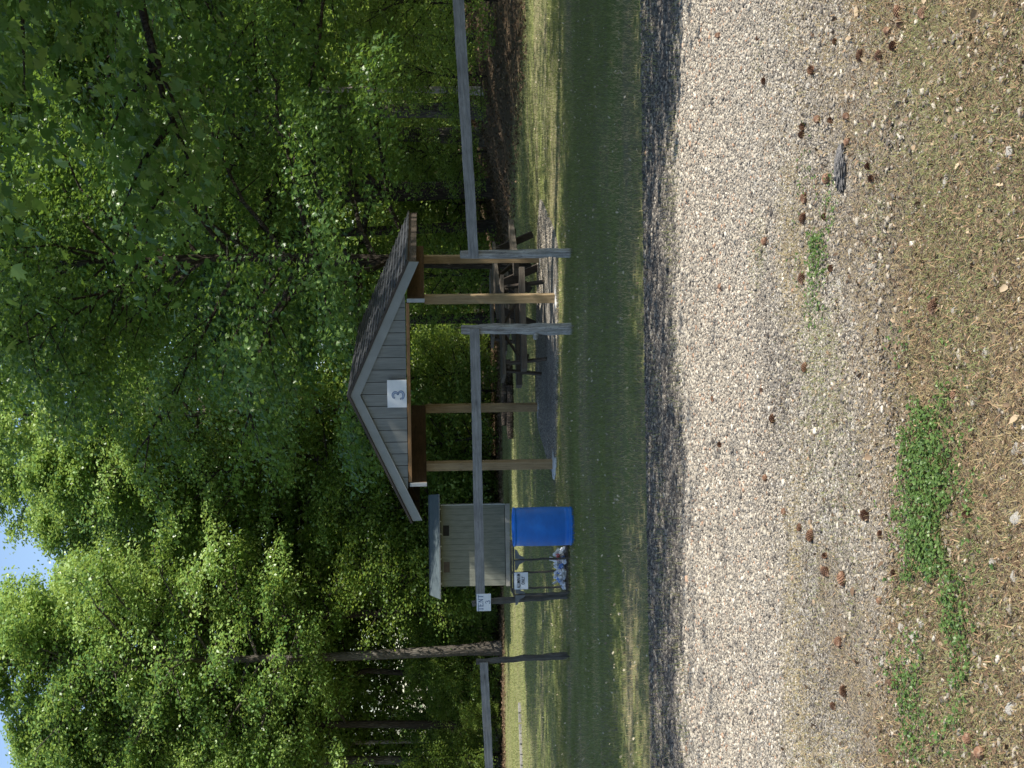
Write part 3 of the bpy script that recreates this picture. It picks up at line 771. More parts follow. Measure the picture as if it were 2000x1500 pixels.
# cans
def can_mesh(seed):
    r = random.Random(seed); m = MB(); seg = 14; H = r.uniform(0.05, 0.115)
    prof = [(0.0, 0), (0.026, 0.0), (0.033, 0.008)] + [(0.033, 0.008+(H-0.02)*k/6) for k in range(1, 6)] + [(0.033, H-0.01), (0.027, H), (0.0, H-0.003)]
    m.lathe(prof, (0, 0, 0), seg)
    sq = r.uniform(0.35, 0.9); ph = r.uniform(0, 6)
    for i, v in enumerate(m.v):
        x, y, z = v; k = 1-0.35*math.exp(-((z-H*0.5)/0.02)**2)*(0.5+0.5*math.sin(3*math.atan2(y, x)+ph))
        m.v[i] = (x*k*1.1, y*k*sq, z+0.006*math.sin(4*math.atan2(y, x)+ph))
    return m
protos = []
for k in range(5):
    o = can_mesh(k).build('crushed_can', M_can, None, smooth=False)
    tag(o, 'crushed aluminium can in the heap at the bottom of the wire crib', 'can', 'crushed cans in the crib'); protos.append(o)
kk = 0
for layer, cnt in ((0, 22), (1, 20), (2, 12), (3, 6)):
    for i in range(cnt):
        o = protos[kk] if kk < 5 else protos[kk % 5].copy()
        if kk >= 5: C.objects.link(o)
        kk += 1
        sp2 = 1-layer*0.12
        lx = rs.uniform(-hw+0.05, hw-0.05)*sp2; ly = rs.uniform(0.04, dpt*(0.75-0.12*layer))
        o.location = ((xl+xr)/2+lx, yc+ly, gz+0.075+layer*0.036+rs.uniform(0, 0.02))
        o.rotation_euler = (rs.uniform(0, 3.1), rs.uniform(0, 3.1), rs.uniform(0, 6.2))

# low landscape timber in the sunlit lawn and the old log pile behind the pavilion
a, b = ground_at(-60, 1023), ground_at(128, 1017)
m = MB(); n = 9
for i in range(n):
    p, q = a.lerp(b, i/n+0.006), a.lerp(b, (i+1)/n-0.006)
    m.board((p.x, p.y+rs.uniform(-.06, .06), g1(p.x, p.y)+0.03), (q.x, q.y+rs.uniform(-.06, .06), g1(q.x, q.y)+0.03), 0.09, 0.12)
o = m.build('landscape_timber', M_railX); tag(o, 'low line of sunken grey timbers crossing the sunlit grass at far left', 'timber edging')
lg = ground_at(715, 1004)
th_ = thing('log_pile', 'low pile of dark grey logs lying on the lawn behind the pavilion', 'log pile', (lg.x, lg.y, g1(lg.x, lg.y)))
for (x0, x1, y0, z0, r_) in ((-1.1, 0.5, 0, 0.11, 0.11), (-0.3, 1.2, 0.25, 0.12, 0.12), (-0.7, 0.8, 0.1, 0.28, 0.09)):
    m = MB(); m.tube([(x0+(x1-x0)*k/6, y0+rs.uniform(-.03, .03), z0+rs.uniform(-.015, .015)) for k in range(7)], [r_*rs.uniform(0.85, 1.1) for k in range(7)], 10, True, 0.15, rs); m.build('log', M_bark, th_)

# ================================================================== TREES
LEAF6 = np.array([[0,0,0],[0.30,0.30,0.05],[0.24,0.68,0.03],[0,1.0,-0.10],[-0.24,0.68,0.03],[-0.30,0.30,0.05]])
LEAF4 = np.array([[0,0,0],[0.34,0.48,0.07],[0,1.0,-0.08],[-0.34,0.48,0.07]])
MAPLE = np.array([[0,0,0],[0.22,0.08,0.02],[0.52,0.30,0.0],[0.26,0.42,0.04],[0.34,0.80,0.0],[0.12,0.66,0.03],[0,1.0,-0.08],[-0.12,0.66,0.03],[-0.34,0.80,0.0],[-0.26,0.42,0.04],[-0.52,0.30,0.0],[-0.22,0.08,0.02]])
def leaves(name, centers, sizes, up, shape, mat, parent, r, tint, droop=0.5):
    n = len(centers)
    # normal: mostly up with scatter
    nrm = up + r.normal(0, 0.55, (n, 3)); nrm /= np.linalg.norm(nrm, axis=1, keepdims=True)
    ax = r.normal(0, 1, (n, 3)); ax[:, 2] -= droop
    ax -= (ax*nrm).sum(1, keepdims=True)*nrm; ax /= np.linalg.norm(ax, axis=1, keepdims=True)
    sd = np.cross(ax, nrm)
    S = shape; k = len(S)
    V = centers[:, None, :] + sizes[:, None, None]*(sd[:, None, :]*S[None, :, 0:1] + ax[:, None, :]*S[None, :, 1:2] + nrm[:, None, :]*S[None, :, 2:3])
    V = V.reshape(-1, 3); base = np.arange(n)[:, None]*k
    if k == 4: F = [base + np.array([[0, 1, 2, 3]])]
    elif k == 6: F = [base + np.array([[0, 1, 2, 3]]), base + np.array([[0, 3, 4, 5]])]; tint = np.concatenate([tint, tint])
    else:
        F = [base + np.array([[0, 1, 2, 3]]), base + np.array([[0, 9, 10, 11]]), base + np.array([[0, 3, 5, 6]]), base + np.array([[0, 6, 7, 9]]), base + np.array([[3, 4, 5]]), base + np.array([[7, 8, 9]])]
        tint = np.tile(tint, 6)
    return mesh_np(name, V, F, mat, parent, tint)
def make_tree(name, seed, H, cb, Rc, r0, nb, nsub, per, ls, mat, barkm, shape, bend=0.5, low=0.0, shapef=None, droop=0.3, sig=0.37, trunk_pts=None):
    """thing > trunk (with its limbs), crown (all leaves)"""
    r = np.random.default_rng(seed); rr = random.Random(seed)
    root = thing(name, 'x', 'tree')
    n = 12; P = []
    a1, a2 = rr.uniform(0, 6.28), rr.uniform(0, 6.28)
    for i in range(n+1):
        t = i/n
        P.append(Vector((bend*t*math.cos(a1)+0.12*math.sin(4*t+a2)*min(1, 3*t), bend*t*math.sin(a1)+0.12*math.cos(5*t+a1)*min(1, 3*t), -0.3+(H*0.95+0.3)*t)))
    if trunk_pts:
        for (z, dx, dy) in trunk_pts:
            for q in P:
                w_ = math.exp(-((q.z-z)/1.1)**2); q.x += dx*w_; q.y += dy*w_
    rad = [r0*(1.35 if i == 0 else 1.0)*(1-0.86*(i/n))+0.012 for i in range(n+1)]
    m = MB(); m.tube(P, rad, 12, True, 0.10, rr)
    def trunk_at(z):
        for i in range(n):
            if P[i+1].z >= z:
                t = (z-P[i].z)/(P[i+1].z-P[i].z); return P[i].lerp(P[i+1], max(0, t)), rad[i]*(1-t)+rad[i+1]*t
        return P[-1], rad[-1]
    cl = []
    ga = rr.uniform(0, 6.28)
    for b in range(nb):
        t = (b+0.5)/nb
        z = H*(cb+(0.97-cb)*t**0.9)
        p0, rt = trunk_at(z)
        ga += 2.4+rr.uniform(-0.4, 0.4)
        sh_ = shapef(t) if shapef else (0.55+0.45*math.sin(math.pi*min(1, 0.25+0.8*t)))*(1-0.55*max(0, t-0.55)/0.45)
        L = Rc*sh_*rr.uniform(0.72, 1.12)
        el = R(rr.uniform(8, 30)+38*t)
        d0 = Vector((math.cos(ga)*math.cos(el), math.sin(ga)*math.cos(el), math.sin(el)))
        pts = [p0]; k = 6
        for q in range(1, k+1):
            s = q/k
            dd = d0 + Vector((rr.uniform(-.22, .22), rr.uniform(-.22, .22), rr.uniform(-.12, .12) - droop*s))
            pts.append(pts[-1] + dd.normalized()*(L/k))
        rb = max(0.018, min(rt*0.55, 0.012*L+0.014))
        m.tube(pts, [rb*(1-0.8*q/k)+0.004 for q in range(k+1)], 6, False, 0.1, rr)
        for s in range(nsub):
            f = 0.25+0.75*(s+rr.random())/nsub; j = min(k-1, int(f*k)); q0 = pts[j].lerp(pts[j+1], f*k-j)
            sa = ga+rr.choice((-1, 1))*rr.uniform(0.4, 1.3); se = rr.uniform(-0.35, 0.75)
            sl_ = L*rr.uniform(0.16, 0.40)*(1.2-0.6*f)+0.25
            q1 = q0 + Vector((math.cos(sa)*math.cos(se), math.sin(sa)*math.cos(se), math.sin(se)-droop*0.4))*sl_
            mid = q0.lerp(q1, 0.5)+Vector((rr.uniform(-.08, .08), rr.uniform(-.08, .08), rr.uniform(0, .1)))
            m.tube([q0, mid, q1], [rb*0.4+0.003, rb*0.25+0.003, 0.003], 4, False, 0.0, rr)
            cl.append((q1, sl_)); cl.append((mid, sl_))
        cl.append((pts[-1], 0.6))
    m.build('trunk', barkm, root)
    cen, up, tn = [], [], []
    ctr = np.array(P[n//2])
    for (p, s) in cl:
        cnt = int(per*rr.uniform(0.45, 1.35)); sg_ = sig*(0.65+0.35*min(1.5, s))
        c = np.array(p) + r.normal(0, 1, (cnt, 3))*np.array([sg_, sg_, sg_*0.42])
        c[:, 2] -= droop*0.5*np.hypot(c[:, 0]-p.x, c[:, 1]-p.y)
        cen.append(c)
        o_ = np.array([p.x, p.y, 0])*0.10 + np.array([0, 0, 1.0]); up.append(np.tile(o_/np.linalg.norm(o_), (cnt, 1)))
        tn.append(np.clip(rr.uniform(0.15, 0.85) + r.normal(0, 0.16, cnt), 0, 1))
    cen = np.concatenate(cen); up = np.concatenate(up); tn = np.concatenate(tn)
    if low is not None:
        keep = cen[:, 2] > low; cen, up, tn = cen[keep], up[keep], tn[keep]
    sz = ls*r.uniform(0.6, 1.25, len(cen))
    leaves('crown', cen, sz, up, shape, mat, root, r, tn, 0.4+droop)
    return root
def place(o, x, y, rz, s, label, group=None, sz=None):
    o.location = (x, y, g1(x, y)); o.rotation_euler = (0, 0, rz); o.scale = (s, s, sz or s); o['label'] = label
    if group: o['group'] = group
    return o

# kinds
TA = make_tree('broadleaf_tree', 11, 21, 0.31, 4.4, 0.20, 46, 6, 84, 0.165, M_leaf, M_bark, LEAF4)
TB = make_tree('broadleaf_tree', 12, 22, 0.33, 4.8, 0.24, 48, 6, 80, 0.165, M_leaf, M_bark2, LEAF4, 0.35)
TC = make_tree('broadleaf_tree', 13, 19, 0.29, 3.8, 0.15, 42, 5, 86, 0.155, M_leaf, M_bark, LEAF4, 0.7, trunk_pts=[(5.2, 0.55, 0), (8.5, -0.5, 0.2), (11.5, 0.5, 0)])
TD = make_tree('broadleaf_tree', 14, 20, 0.34, 3.6, 0.12, 40, 5, 80, 0.160, M_leaf, M_bark3, LEAF4, 0.6)
SA = make_tree('shrub', 21, 3.2, 0.02, 1.7, 0.04, 24, 5, 44, 0.10, M_shrub, M_bark, LEAF4, 0.3, 0.03, lambda t: 0.7+0.3*math.sin(3.1*t), 0.2, 0.30)
SB_ = make_tree('shrub', 22, 4.6, 0.03, 2.0, 0.05, 28, 5, 46, 0.11, M_shrub, M_bark, LEAF4, 0.5, 0.03, lambda t: 0.6+0.4*math.sin(3.1*t), 0.2, 0.34)
for o in (SA, SB_): o['category'] = 'shrub'
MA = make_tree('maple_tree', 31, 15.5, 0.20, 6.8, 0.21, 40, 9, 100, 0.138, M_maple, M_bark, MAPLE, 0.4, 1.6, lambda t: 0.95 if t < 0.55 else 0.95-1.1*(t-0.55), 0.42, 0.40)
used = {}
def put(P_, *a, **k):
    """the first use of a kind moves it; later uses copy it and its parts"""
    if P_.name in used: o = copy_tree(P_)
    else: o = P_; used[P_.name] = 1
    return place(o, *a, **k)

OA = make_tree('added_shade_oak', 41, 21, 0.46, 9.2, 0.30, 34, 10, 31, 0.20, M_leaf, M_bark, LEAF4, 0.4, 8.6, lambda t: 1.0 if t < 0.6 else 1.0-0.9*(t-0.6), 0.15, 0.55)
put(OA, 8.6, 20.3, 0.0, 1.0, 'tall oak added right of the pavilion, mostly out of view, its high crown shading the lawn')  # added as a shadow caster, trunk outside the view
OB = copy_tree(OA); place(OB, 10.2, 10.5, 2.0, 0.78, 'second added oak, out of view to the right beside the gravel road, shading the lawn', None, 1.12)  # out-of-view copy added to cast shade on the left lawn
# near maples over the lawn at the right
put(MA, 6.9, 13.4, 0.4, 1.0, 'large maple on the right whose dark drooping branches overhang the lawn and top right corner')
put(MA, 15.5, 42.0, 0.9, 1.15, 'maple added far to the right to shade the woods and the leafy bank')  # added so its shadow darkens the right woods and bank
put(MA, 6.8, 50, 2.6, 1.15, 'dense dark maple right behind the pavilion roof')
put(MA, 13.2, 12.9, 4.1, 1.0, 'unseen maple added to the right of the first maple to shade the roadside')  # off-view shadow caster added for the shade along the road edge

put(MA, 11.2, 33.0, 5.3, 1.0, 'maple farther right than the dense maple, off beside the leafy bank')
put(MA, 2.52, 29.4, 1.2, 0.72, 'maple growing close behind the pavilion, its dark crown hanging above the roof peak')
edge = [  # u, y, kind, rz, scale, label
    (235, 58.5, TB, 0.3, 1.00, 'tall tree with a thick pale grey trunk behind the grass left of the shed'),
    (182, 63, TC, 0.0, 1.0, 'tree with a dark trunk that bends to the left, left of the thick grey trunk'),
    (305, 61, TA, 1.9, 1.00, 'tree with a straight dark trunk just left of the shed roof'),
    (348, 66, TD, 0.8, 0.97, 'thin pale barked tree beside the left wall of the shed'),
    (82, 60, TA, 3.0, 0.96, 'slim brown trunked tree above the far left fence rail'),
    (60, 65, TD, 2.0, 0.93, 'pale streaked tree behind the left fence rail, second from the left edge'),
    (16, 61, TB, 4.0, 0.92, 'grey trunked tree at the far left edge of the picture'),
    (490, 67, TA, 5.0, 1.02, 'slim dark tree showing between the shed roof and the pavilion eave'),
    (600, 62, TC, 3.3, 1.05, 'tree with a long wavy trunk rising over the left slope of the pavilion roof'),
    (700, 64, TB, 2.2, 1.05, 'dark trunked tree rising directly behind the pavilion peak'),
    (618, 67, TD, 5.5, 0.98, 'pale tree seen through the open left half of the pavilion'),
    (588, 69, TB, 1.1, 1.12, 'tall light green tree above the left slope of the pavilion roof, farther back'),
    (1285, 45, TB, 0.9, 1.02, 'thick dark tree on the right above the leafy bank, second from the right edge'),
    (1232, 47, TB, 2.7, 1.05, 'broad dark trunked tree on the right bank beside the thickest trunk'),
    (1322, 43, TD, 4.4, 0.85, 'thin grey sapling in front of the thick trunk on the right bank'),
    (1142, 50, TC, 1.0, 1.0, 'bent dark tree right of the pavilion behind the long plank rail'),
    (1060, 54, TA, 0.2, 1.0, 'dark tree just beyond the right rear corner of the pavilion roof'),
    (880, 57, TA, 4.7, 1.03, 'dark tree framed by the pavilion between its right posts'),
    (1420, 48, TA, 3.9, 1.0, 'tree at the right edge of the picture above the brown bank'),
]
for (u, y, k, rz, s, lab) in edge:
    p = at(u, 975, y); put(k, p.x, y, rz, s, lab, 'trees along the edge of the wood')
rt = random.Random(5)
row = []
for (y, x0, x1, n) in ((70, -21, 20, 7), (82, -27, 27, 8)):
    for i in range(n):
        row.append((x0+(x1-x0)*(i+rt.uniform(0.2, 0.8))/n, y+rt.uniform(-2, 2)))
kinds = [TA, TB, TC, TD]
for i, (x, y) in enumerate(row):
    put(kinds[i % 4], x, y, rt.uniform(0, 6.28), rt.uniform(0.92, 1.12), 'leafy tree deep in the wood behind the front row of trunks', 'trees deep in the wood')
for (x, y) in ((-17.5, 57), (21, 57)):
    put(kinds[rt.randrange(4)], x, y, rt.uniform(0, 6.28), rt.uniform(0.95, 1.08), 'leafy tree beside the lawn just outside the edge of the picture', 'trees beside the lawn')
for i in range(17):
    x = -16.5+13.5*(i+rt.uniform(0.2, 0.8))/17
    if abs(x+10.9) < 0.9: continue
    if i % 3 == 1: continue
    put((SB_, SA)[i % 2], x, rt.uniform(58.2, 60.5), rt.uniform(0, 6.28), rt.uniform(0.4, 0.8), 'sunlit green bush at the far edge of the lawn left of the shed', 'sunlit bushes left of the shed')
for i in range(20):
    x = -21+42*(i+rt.uniform(0.1, 0.9))/20
    put((SB_, SA)[i % 3 == 2], x, rt.uniform(65, 73), rt.uniform(0, 6.28), rt.uniform(1.7, 2.3), 'tall bushy sapling filling the gaps between trunks deeper in the wood', 'bushy saplings deeper in the wood')
for (x, y, s) in ((-7.6, 59.5, 1.3), (-4.6, 60.5, 1.45), (-2.2, 59.8, 1.25)):
    put(SB_, x, y, rt.uniform(0, 6.28), s, 'tall bright green bush in front of the trunks around the shed', 'tall bushes behind the shed')
# understory
for i in range(26):
    x = -16.5+33*(i+rt.uniform(0.1, 0.9))/26; y = rt.uniform(59.5, 66)
    if x > 3: y -= rt.uniform(4, 12)
    put((SA, SB_)[i % 2], x, y, rt.uniform(0, 6.28), rt.uniform(0.75, 1.25), 'green undergrowth shrub between the trunks along the wood edge', 'undergrowth shrubs')
for (x, y, s) in ((9.9, 37, 1.0), (8.8, 41, .8), (7.6, 47, .9), (10.6, 44, 1.1)):
    put(SA, x, y, rt.uniform(0, 6.28), s, 'leafy shrub on the brown bank at the right', 'shrubs on the right bank')
# far wood: nobody could count it
r = np.random.default_rng(99)
n = 90000
th = r.uniform(-0.62, 0.62, n); dd = r.uniform(97, 112, n); zz = r.uniform(-2.0, 26, n)*(0.8+0.2*np.sin(th*31)*np.cos(th*17))
cen = np.stack([np.sin(th)*dd, np.cos(th)*dd, zz], 1)
cl_ = np.sin(cen[:, 0]*1.1)*np.sin(cen[:, 2]*1.3+cen[:, 1])+r.normal(0, 0.5, n)
cen = cen[cl_ > -0.6]
o = leaves('far_wood', cen, r.uniform(0.35, 0.75, len(cen)), np.tile([0.0, -0.3, 0.8], (len(cen), 1)), LEAF4, M_leaf, None, r, np.clip(0.45+r.normal(0, 0.2, len(cen)), 0, 1))
tag(o, 'far off wood closing the view behind the trees', None, None, 'stuff')

# ================================================================== GROUND COVER (stuff)
def vis_x(y, k=1.35): return 0.268*y*k+0.25
def scatter(n, y0, y1, r, k=1.35):
    # area-uniform in the wedge seen by the camera, a little wider
    y = np.sqrt(r.uniform(y0*y0, y1*y1, n)); x = r.uniform(-1, 1, n)*(0.268*y*k+0.25)
    return x, y
def vnoise(x, y, s, seed=0):
    """smooth value noise"""
    x = x*s; y = y*s; xi = np.floor(x).astype(int); yi = np.floor(y).astype(int); fx = x-xi; fy = y-yi
    def h(a, b):
        v = np.sin(a*127.1+b*311.7+seed*74.7)*43758.5453; return v-np.floor(v)
    fx = fx*fx*(3-2*fx); fy = fy*fy*(3-2*fy)
    return (h(xi, yi)*(1-fx)+h(xi+1, yi)*fx)*(1-fy)+(h(xi, yi+1)*(1-fx)+h(xi+1, yi+1)*fx)*fy
def fbm(x, y, s, seed=0): return 0.55*vnoise(x, y, s, seed)+0.3*vnoise(x, y, s*2.3, seed+1)+0.15*vnoise(x, y, s*5.1, seed+2)
CUBE = np.array([[x, y, z] for z in (-1, 1) for y in (-1, 1) for x in (-1, 1)], float)*0.5
CF = np.array([(0,2,3,1),(4,5,7,6),(0,1,5,4),(2,6,7,3),(0,4,6,2),(1,3,7,5)])
def stones(name, x, y, size, tint, mat, r, flat=0.55, lift=0.25, zoff=0.006):
    n = len(x)
    S = CUBE[None]*np.ones((n, 1, 1)); S = S + r.uniform(-0.17, 0.17, (n, 8, 3))
    S[:, 4:, :2] *= r.uniform(0.45, 0.9, (n, 1, 1))
    S *= (size[:, None]*np.stack([r.uniform(0.8, 1.5, n), r.uniform(0.6, 1.0, n), r.uniform(0.7, 1.2, n)*flat], 1))[:, None, :]
    a = r.uniform(0, 6.28, n); t = r.normal(0, 0.35, n)
    ca, sa, ct, st = np.cos(a), np.sin(a), np.cos(t), np.sin(t)
    X, Y, Z = S[..., 0], S[..., 1], S[..., 2]
    Y2 = Y*ct[:, None]-Z*st[:, None]; Z2 = Y*st[:, None]+Z*ct[:, None]
    X3 = X*ca[:, None]-Y2*sa[:, None]; Y3 = X*sa[:, None]+Y2*ca[:, None]
    V = np.stack([X3+x[:, None], Y3+y[:, None], Z2+(gh(x, y)+zoff+size*flat*lift)[:, None]], 2).reshape(-1, 3)
    F = (np.arange(n)[:, None, None]*8+CF[None]).reshape(-1, 4)
    return mesh_np(name, V, F, mat, None, np.repeat(tint, 6))
M_stone = tintmat('gravel_stones', [(0.0, (0.07, 0.062, 0.055)), (0.25, (0.17, 0.152, 0.130)), (0.5, (0.285, 0.25, 0.20)), (0.8, (0.43, 0.385, 0.31)), (0.95, (0.58, 0.53, 0.44)), (1.0, (0.33, 0.21, 0.14))], 0.92, 0.2, 90)
r = np.random.default_rng(1)
x, y = scatter(230000, 3.7, 12.2, r)
grassy = fbm(x, y, 0.9, 5)
verge = np.clip((5.5+0.8*(fbm(x, y, 1.1, 61)-0.5)*2-y)/0.9, 0, 1)
keep = r.uniform(0, 1, len(x)) > np.clip(verge*0.55 + 0.50*np.clip((grassy-0.50)*7, 0, 1)*np.clip((7.6-y)/0.8, 0, 1) + 0.08*np.clip((7.0-y), 0, 1), 0, 0.82)
x, y = x[keep], y[keep]
grey = fbm(x, y, 0.7, 9)
sz = 0.0068*np.exp(r.normal(0, 0.40, len(x)))+0.0025
sz *= 1+0.7*np.clip((y-7)/4, 0, 1)-0.28*np.clip(6.4-y, 0, 1)
tn = np.clip(r.normal(0.54, 0.26, len(x)) - 0.20*np.clip((7.6-y)/1.2, 0, 1) - 0.30*np.clip((grey-0.5)*5, 0, 1)*(y < 7.6) - 0.40*np.clip((y-10.15-0.15*np.sin(x*1.9)-0.1*np.sin(x*4.7))/0.35, 0, 1), 0, 1)  # last term paints the far strip's shade into the stone tint
for (u0, v0, rx, ry) in ((1120, 1680, 0.55, 0.42), (1000, 1740, 0.4, 0.25), (130, 1600, 0.8, 0.45), (330, 1640, 0.7, 0.35), (60, 1690, 0.35, 0.25), (1380, 1700, 0.4, 0.3)):
    c = ground_at(u0, v0); dd_ = ((x-c.x)/rx)**2+((y-c.y)/ry)**2 + 0.9*(fbm(x, y, 3.0, 83)-0.5)
    tn = np.clip(tn-0.30*np.clip(1.3-dd_, 0, 1), 0, 1); sz = np.where(dd_ < 1.0, sz*0.75, sz)
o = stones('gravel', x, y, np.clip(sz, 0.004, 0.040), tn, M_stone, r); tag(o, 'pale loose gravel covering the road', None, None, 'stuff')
xp, yp = r.uniform(-1.8, 2.6, 22000), r.uniform(-0.35, 3.75, 22000)
ok = (np.abs((xp-0.35)/2.15)**4+np.abs((yp-1.75)/2.04)**4 < 0.92) & (np.abs(np.abs(xp)-HW) > 0.0)
xw, yw = PX+xp[ok]*e.x+yp[ok]*d_.x, PY+xp[ok]*e.y+yp[ok]*d_.y
o = stones('pavilion_gravel_stones', xw, yw, r.uniform(0.012, 0.03, len(xw)), np.clip(r.normal(0.48, 0.2, len(xw)), 0, 0.9), M_stone, r, zoff=0.03); tag(o, 'grey gravel stones covering the pavilion floor', None, None, 'stuff')
# coarser chips in bands
x, y = scatter(5200, 3.7, 8.5, r)
k = fbm(x, y, 0.8, 21); kp = (k > 0.50); x, y = x[kp], y[kp]
o = stones('coarse_gravel', x, y, r.uniform(0.012, 0.026, len(x)), np.clip(r.normal(0.46, 0.22, len(x)), 0, 0.9), M_stone, r, 0.42, 0.15); tag(o, 'coarser pale stone chips along the near side of the road', None, None, 'stuff')

def blades(name, x, y, h, wd, tint, mat, r, lean=0.5, zoff=0.0, curl=True):
    n = len(x); a = r.uniform(0, 6.28, n); la = r.uniform(0, 6.28, n); le = np.abs(r.normal(0, lean, n)) if lean < 2 else np.clip(r.normal(lean-2, 0.35, n), 0.2, 1.5)
    z0 = gh(x, y)+zoff
    B = np.stack([x, y, z0], 1); s = np.stack([np.cos(a), np.sin(a), 0*a], 1)*wd[:, None]/2
    l = np.stack([np.cos(la)*np.sin(le), np.sin(la)*np.sin(le), np.cos(le)], 1)
    mid = B + l*(h*0.55)[:, None]; l2 = l.copy(); l2[:, 2] -= 0.45; l2 /= np.linalg.norm(l2, axis=1, keepdims=True)
    tip = mid + l2*(h*0.45)[:, None]
    tip[:, 2] = np.maximum(tip[:, 2], z0+0.004)
    V = np.stack([B-s, B+s, mid+s*0.7, mid-s*0.7, tip], 1).reshape(-1, 3); b = np.arange(n)[:, None]*5
    return mesh_np(name, V, [b+np.array([[0, 1, 2, 3]]), b+np.array([[3, 2, 4]])], mat, None, np.concatenate([tint, tint]))
M_grass = tintmat('grass_blades', [(0.0, (0.105, 0.130, 0.042)), (0.5, (0.225, 0.245, 0.080)), (0.72, (0.31, 0.33, 0.15)), (0.86, (0.34, 0.27, 0.13)), (1.0, (0.50, 0.40, 0.22))], 0.65, 0.25, None, 0.42)
# lawn
x, y = scatter(170000, 12.0, 24.5, r, 1.25)
dry = fbm(x*0.45, y*1.1, 0.8, 31)
kp = r.uniform(0, 1, len(x)) < np.clip(1.15-1.2*np.clip(dry-0.45, 0, 1)*2, 0.25, 1)*np.clip((y-12.0)/0.6, 0.1, 1)
x, y, dry = x[kp], y[kp], dry[kp]
inpad = np.zeros(len(x), bool)
la_ = (x-PX)*e.x+(y-PY)*e.y; lb_ = (x-PX)*d_.x+(y-PY)*d_.y
inpad = (np.abs(la_-0.35) < 2.15) & (lb_ > -0.25) & (lb_ < 3.8)
x, y, dry = x[~inpad], y[~inpad], dry[~inpad]
tn = np.clip(r.normal(0.36, 0.18, len(x)) + 0.5*np.clip((dry-0.46)*4, 0, 1)+0.15*np.clip((14.5-y)/2,0,1), 0, 1)
o = blades('lawn_grass', x, y, 0.028*np.exp(r.normal(0, 0.35, len(x)))+0.012, np.full(len(x), 0.006), tn, M_grass, r, 0.6); tag(o, 'short shaded lawn grass between the road and the pavilion', None, None, 'stuff')
x, y = scatter(110000, 24.5, 55, r, 1.15)
la_ = (x-PX)*e.x+(y-PY)*e.y; lb_ = (x-PX)*d_.x+(y-PY)*d_.y
kp = ~((np.abs(la_-0.35) < 2.15) & (lb_ > -0.25) & (lb_ < 3.8)) & (x < 3.2+0.22*(46-y)+1.0)
x, y = x[kp], y[kp]
o = blades('far_lawn_grass', x, y, r.uniform(0.03, 0.065, len(x)), np.full(len(x), 0.014), np.clip(r.normal(0.68, 0.07, len(x)), 0, 0.8), M_grass, r, 0.6); tag(o, 'far lawn grass running back to the wood', None, None, 'stuff')  # same grass tinted lighter, sunlight of the far strip put into the colour
# taller tufts on the road's far edge
x, y = scatter(9000, 10.0, 12.6, r, 1.35)
kp = (fbm(x*0.6, y*2.0, 1.2, 41) > 0.52) | (np.abs(y-10.35-0.12*np.sin(x*2.1)) < 0.07)
x, y = x[kp], y[kp]
o = blades('edge_tufts', x, y, r.uniform(0.03, 0.10, len(x)), np.full(len(x), 0.004), np.clip(r.normal(0.66, 0.2, len(x)), 0, 1), M_grass, r, 0.7); tag(o, 'straggly pale grass along the far side of the road', None, None, 'stuff')
tx, ty = [], []
for (bx, by, sp3, n_) in ((B1.x, B1.y, .12, 260), (B2.x, B2.y, .14, 300), (B3.x, B3.y, .14, 260), (B4.x, B4.y, .12, 240), (bp.x, bp.y, .36, 500), ((xl+xr)/2, yc+.2, .35, 500)):
    a_ = r.uniform(0, 6.28, n_); d2 = np.abs(r.normal(0, sp3*.35, n_))+sp3*.55
    tx.append(bx+np.cos(a_)*d2*1.1); ty.append(by+np.sin(a_)*d2)
x, y = np.concatenate(tx), np.concatenate(ty)
o = blades('post_tufts', x, y, r.uniform(0.03, 0.075, len(x)), np.full(len(x), 0.005), np.clip(r.normal(0.5, 0.2, len(x)), 0, 1), M_grass, r, 0.35); tag(o, 'longer unmown grass around the fence posts and barrel', None, None, 'stuff')
# near verge: dry straw and green
x, y = scatter(330000, 3.6, 8.2, r)
pch = fbm(x, y, 0.9, 5)
dens = np.clip((5.5+0.8*(fbm(x, y, 1.1, 61)-0.5)*2-y)/0.8, 0, 1)*0.95 + 0.16*np.clip((7.4-y)/1.0, 0, 1) + 0.45*np.clip((pch-0.50)*7, 0, 1)*np.clip((7.4+3.0*(fbm(x, y, 1.6, 71)-0.5)-y)/0.8, 0, 1)
kp = r.uniform(0, 1, len(x)) < dens; x, y, pch = x[kp], y[kp], pch[kp]
gsel = fbm(x, y, 1.3, 55)
tn = np.clip(0.92 - 0.38*np.clip((gsel-0.52)*7, 0, 1)*r.uniform(0.3, 1, len(x)) + r.normal(0, 0.10, len(x)), 0, 1)
lenb = np.where(tn > 0.7, r.uniform(0.010, 0.036, len(x)), r.uniform(0.012, 0.034, len(x)))
o = blades('verge_grass', x, y, lenb, r.uniform(0.002, 0.0036, len(x)), tn, M_grass, r, 3.05, 0.006); tag(o, 'mixed dry straw and green grass on the near road verge', None, None, 'stuff')
x, y = scatter(150000, 3.6, 7.9, r)
kp = r.uniform(0, 1, len(x)) < np.clip((5.7+1.2*(fbm(x, y, 1.1, 61)-0.5)*2-y)/0.9, 0.06, 1)*np.clip((7.9-y), 0, 1); x, y = x[kp], y[kp]
M_thatch = tintmat('dead_thatch', [(0.0, (0.035, 0.024, 0.016)), (0.5, (0.13, 0.085, 0.05)), (0.85, (0.30, 0.20, 0.115)), (1.0, (0.52, 0.38, 0.22))], 0.85, 0.2)
o = blades('dead_thatch', x, y, r.uniform(0.010, 0.04, len(x)), np.full(len(x), 0.0045), np.clip(r.beta(2, 2.2, len(x)), 0, 1), M_thatch, r, 3.3, 0.010); tag(o, 'brown dead grass thatch matted on the near verge', None, None, 'stuff')
x, y = scatter(2400, 12.0, 27, r, 1.25)
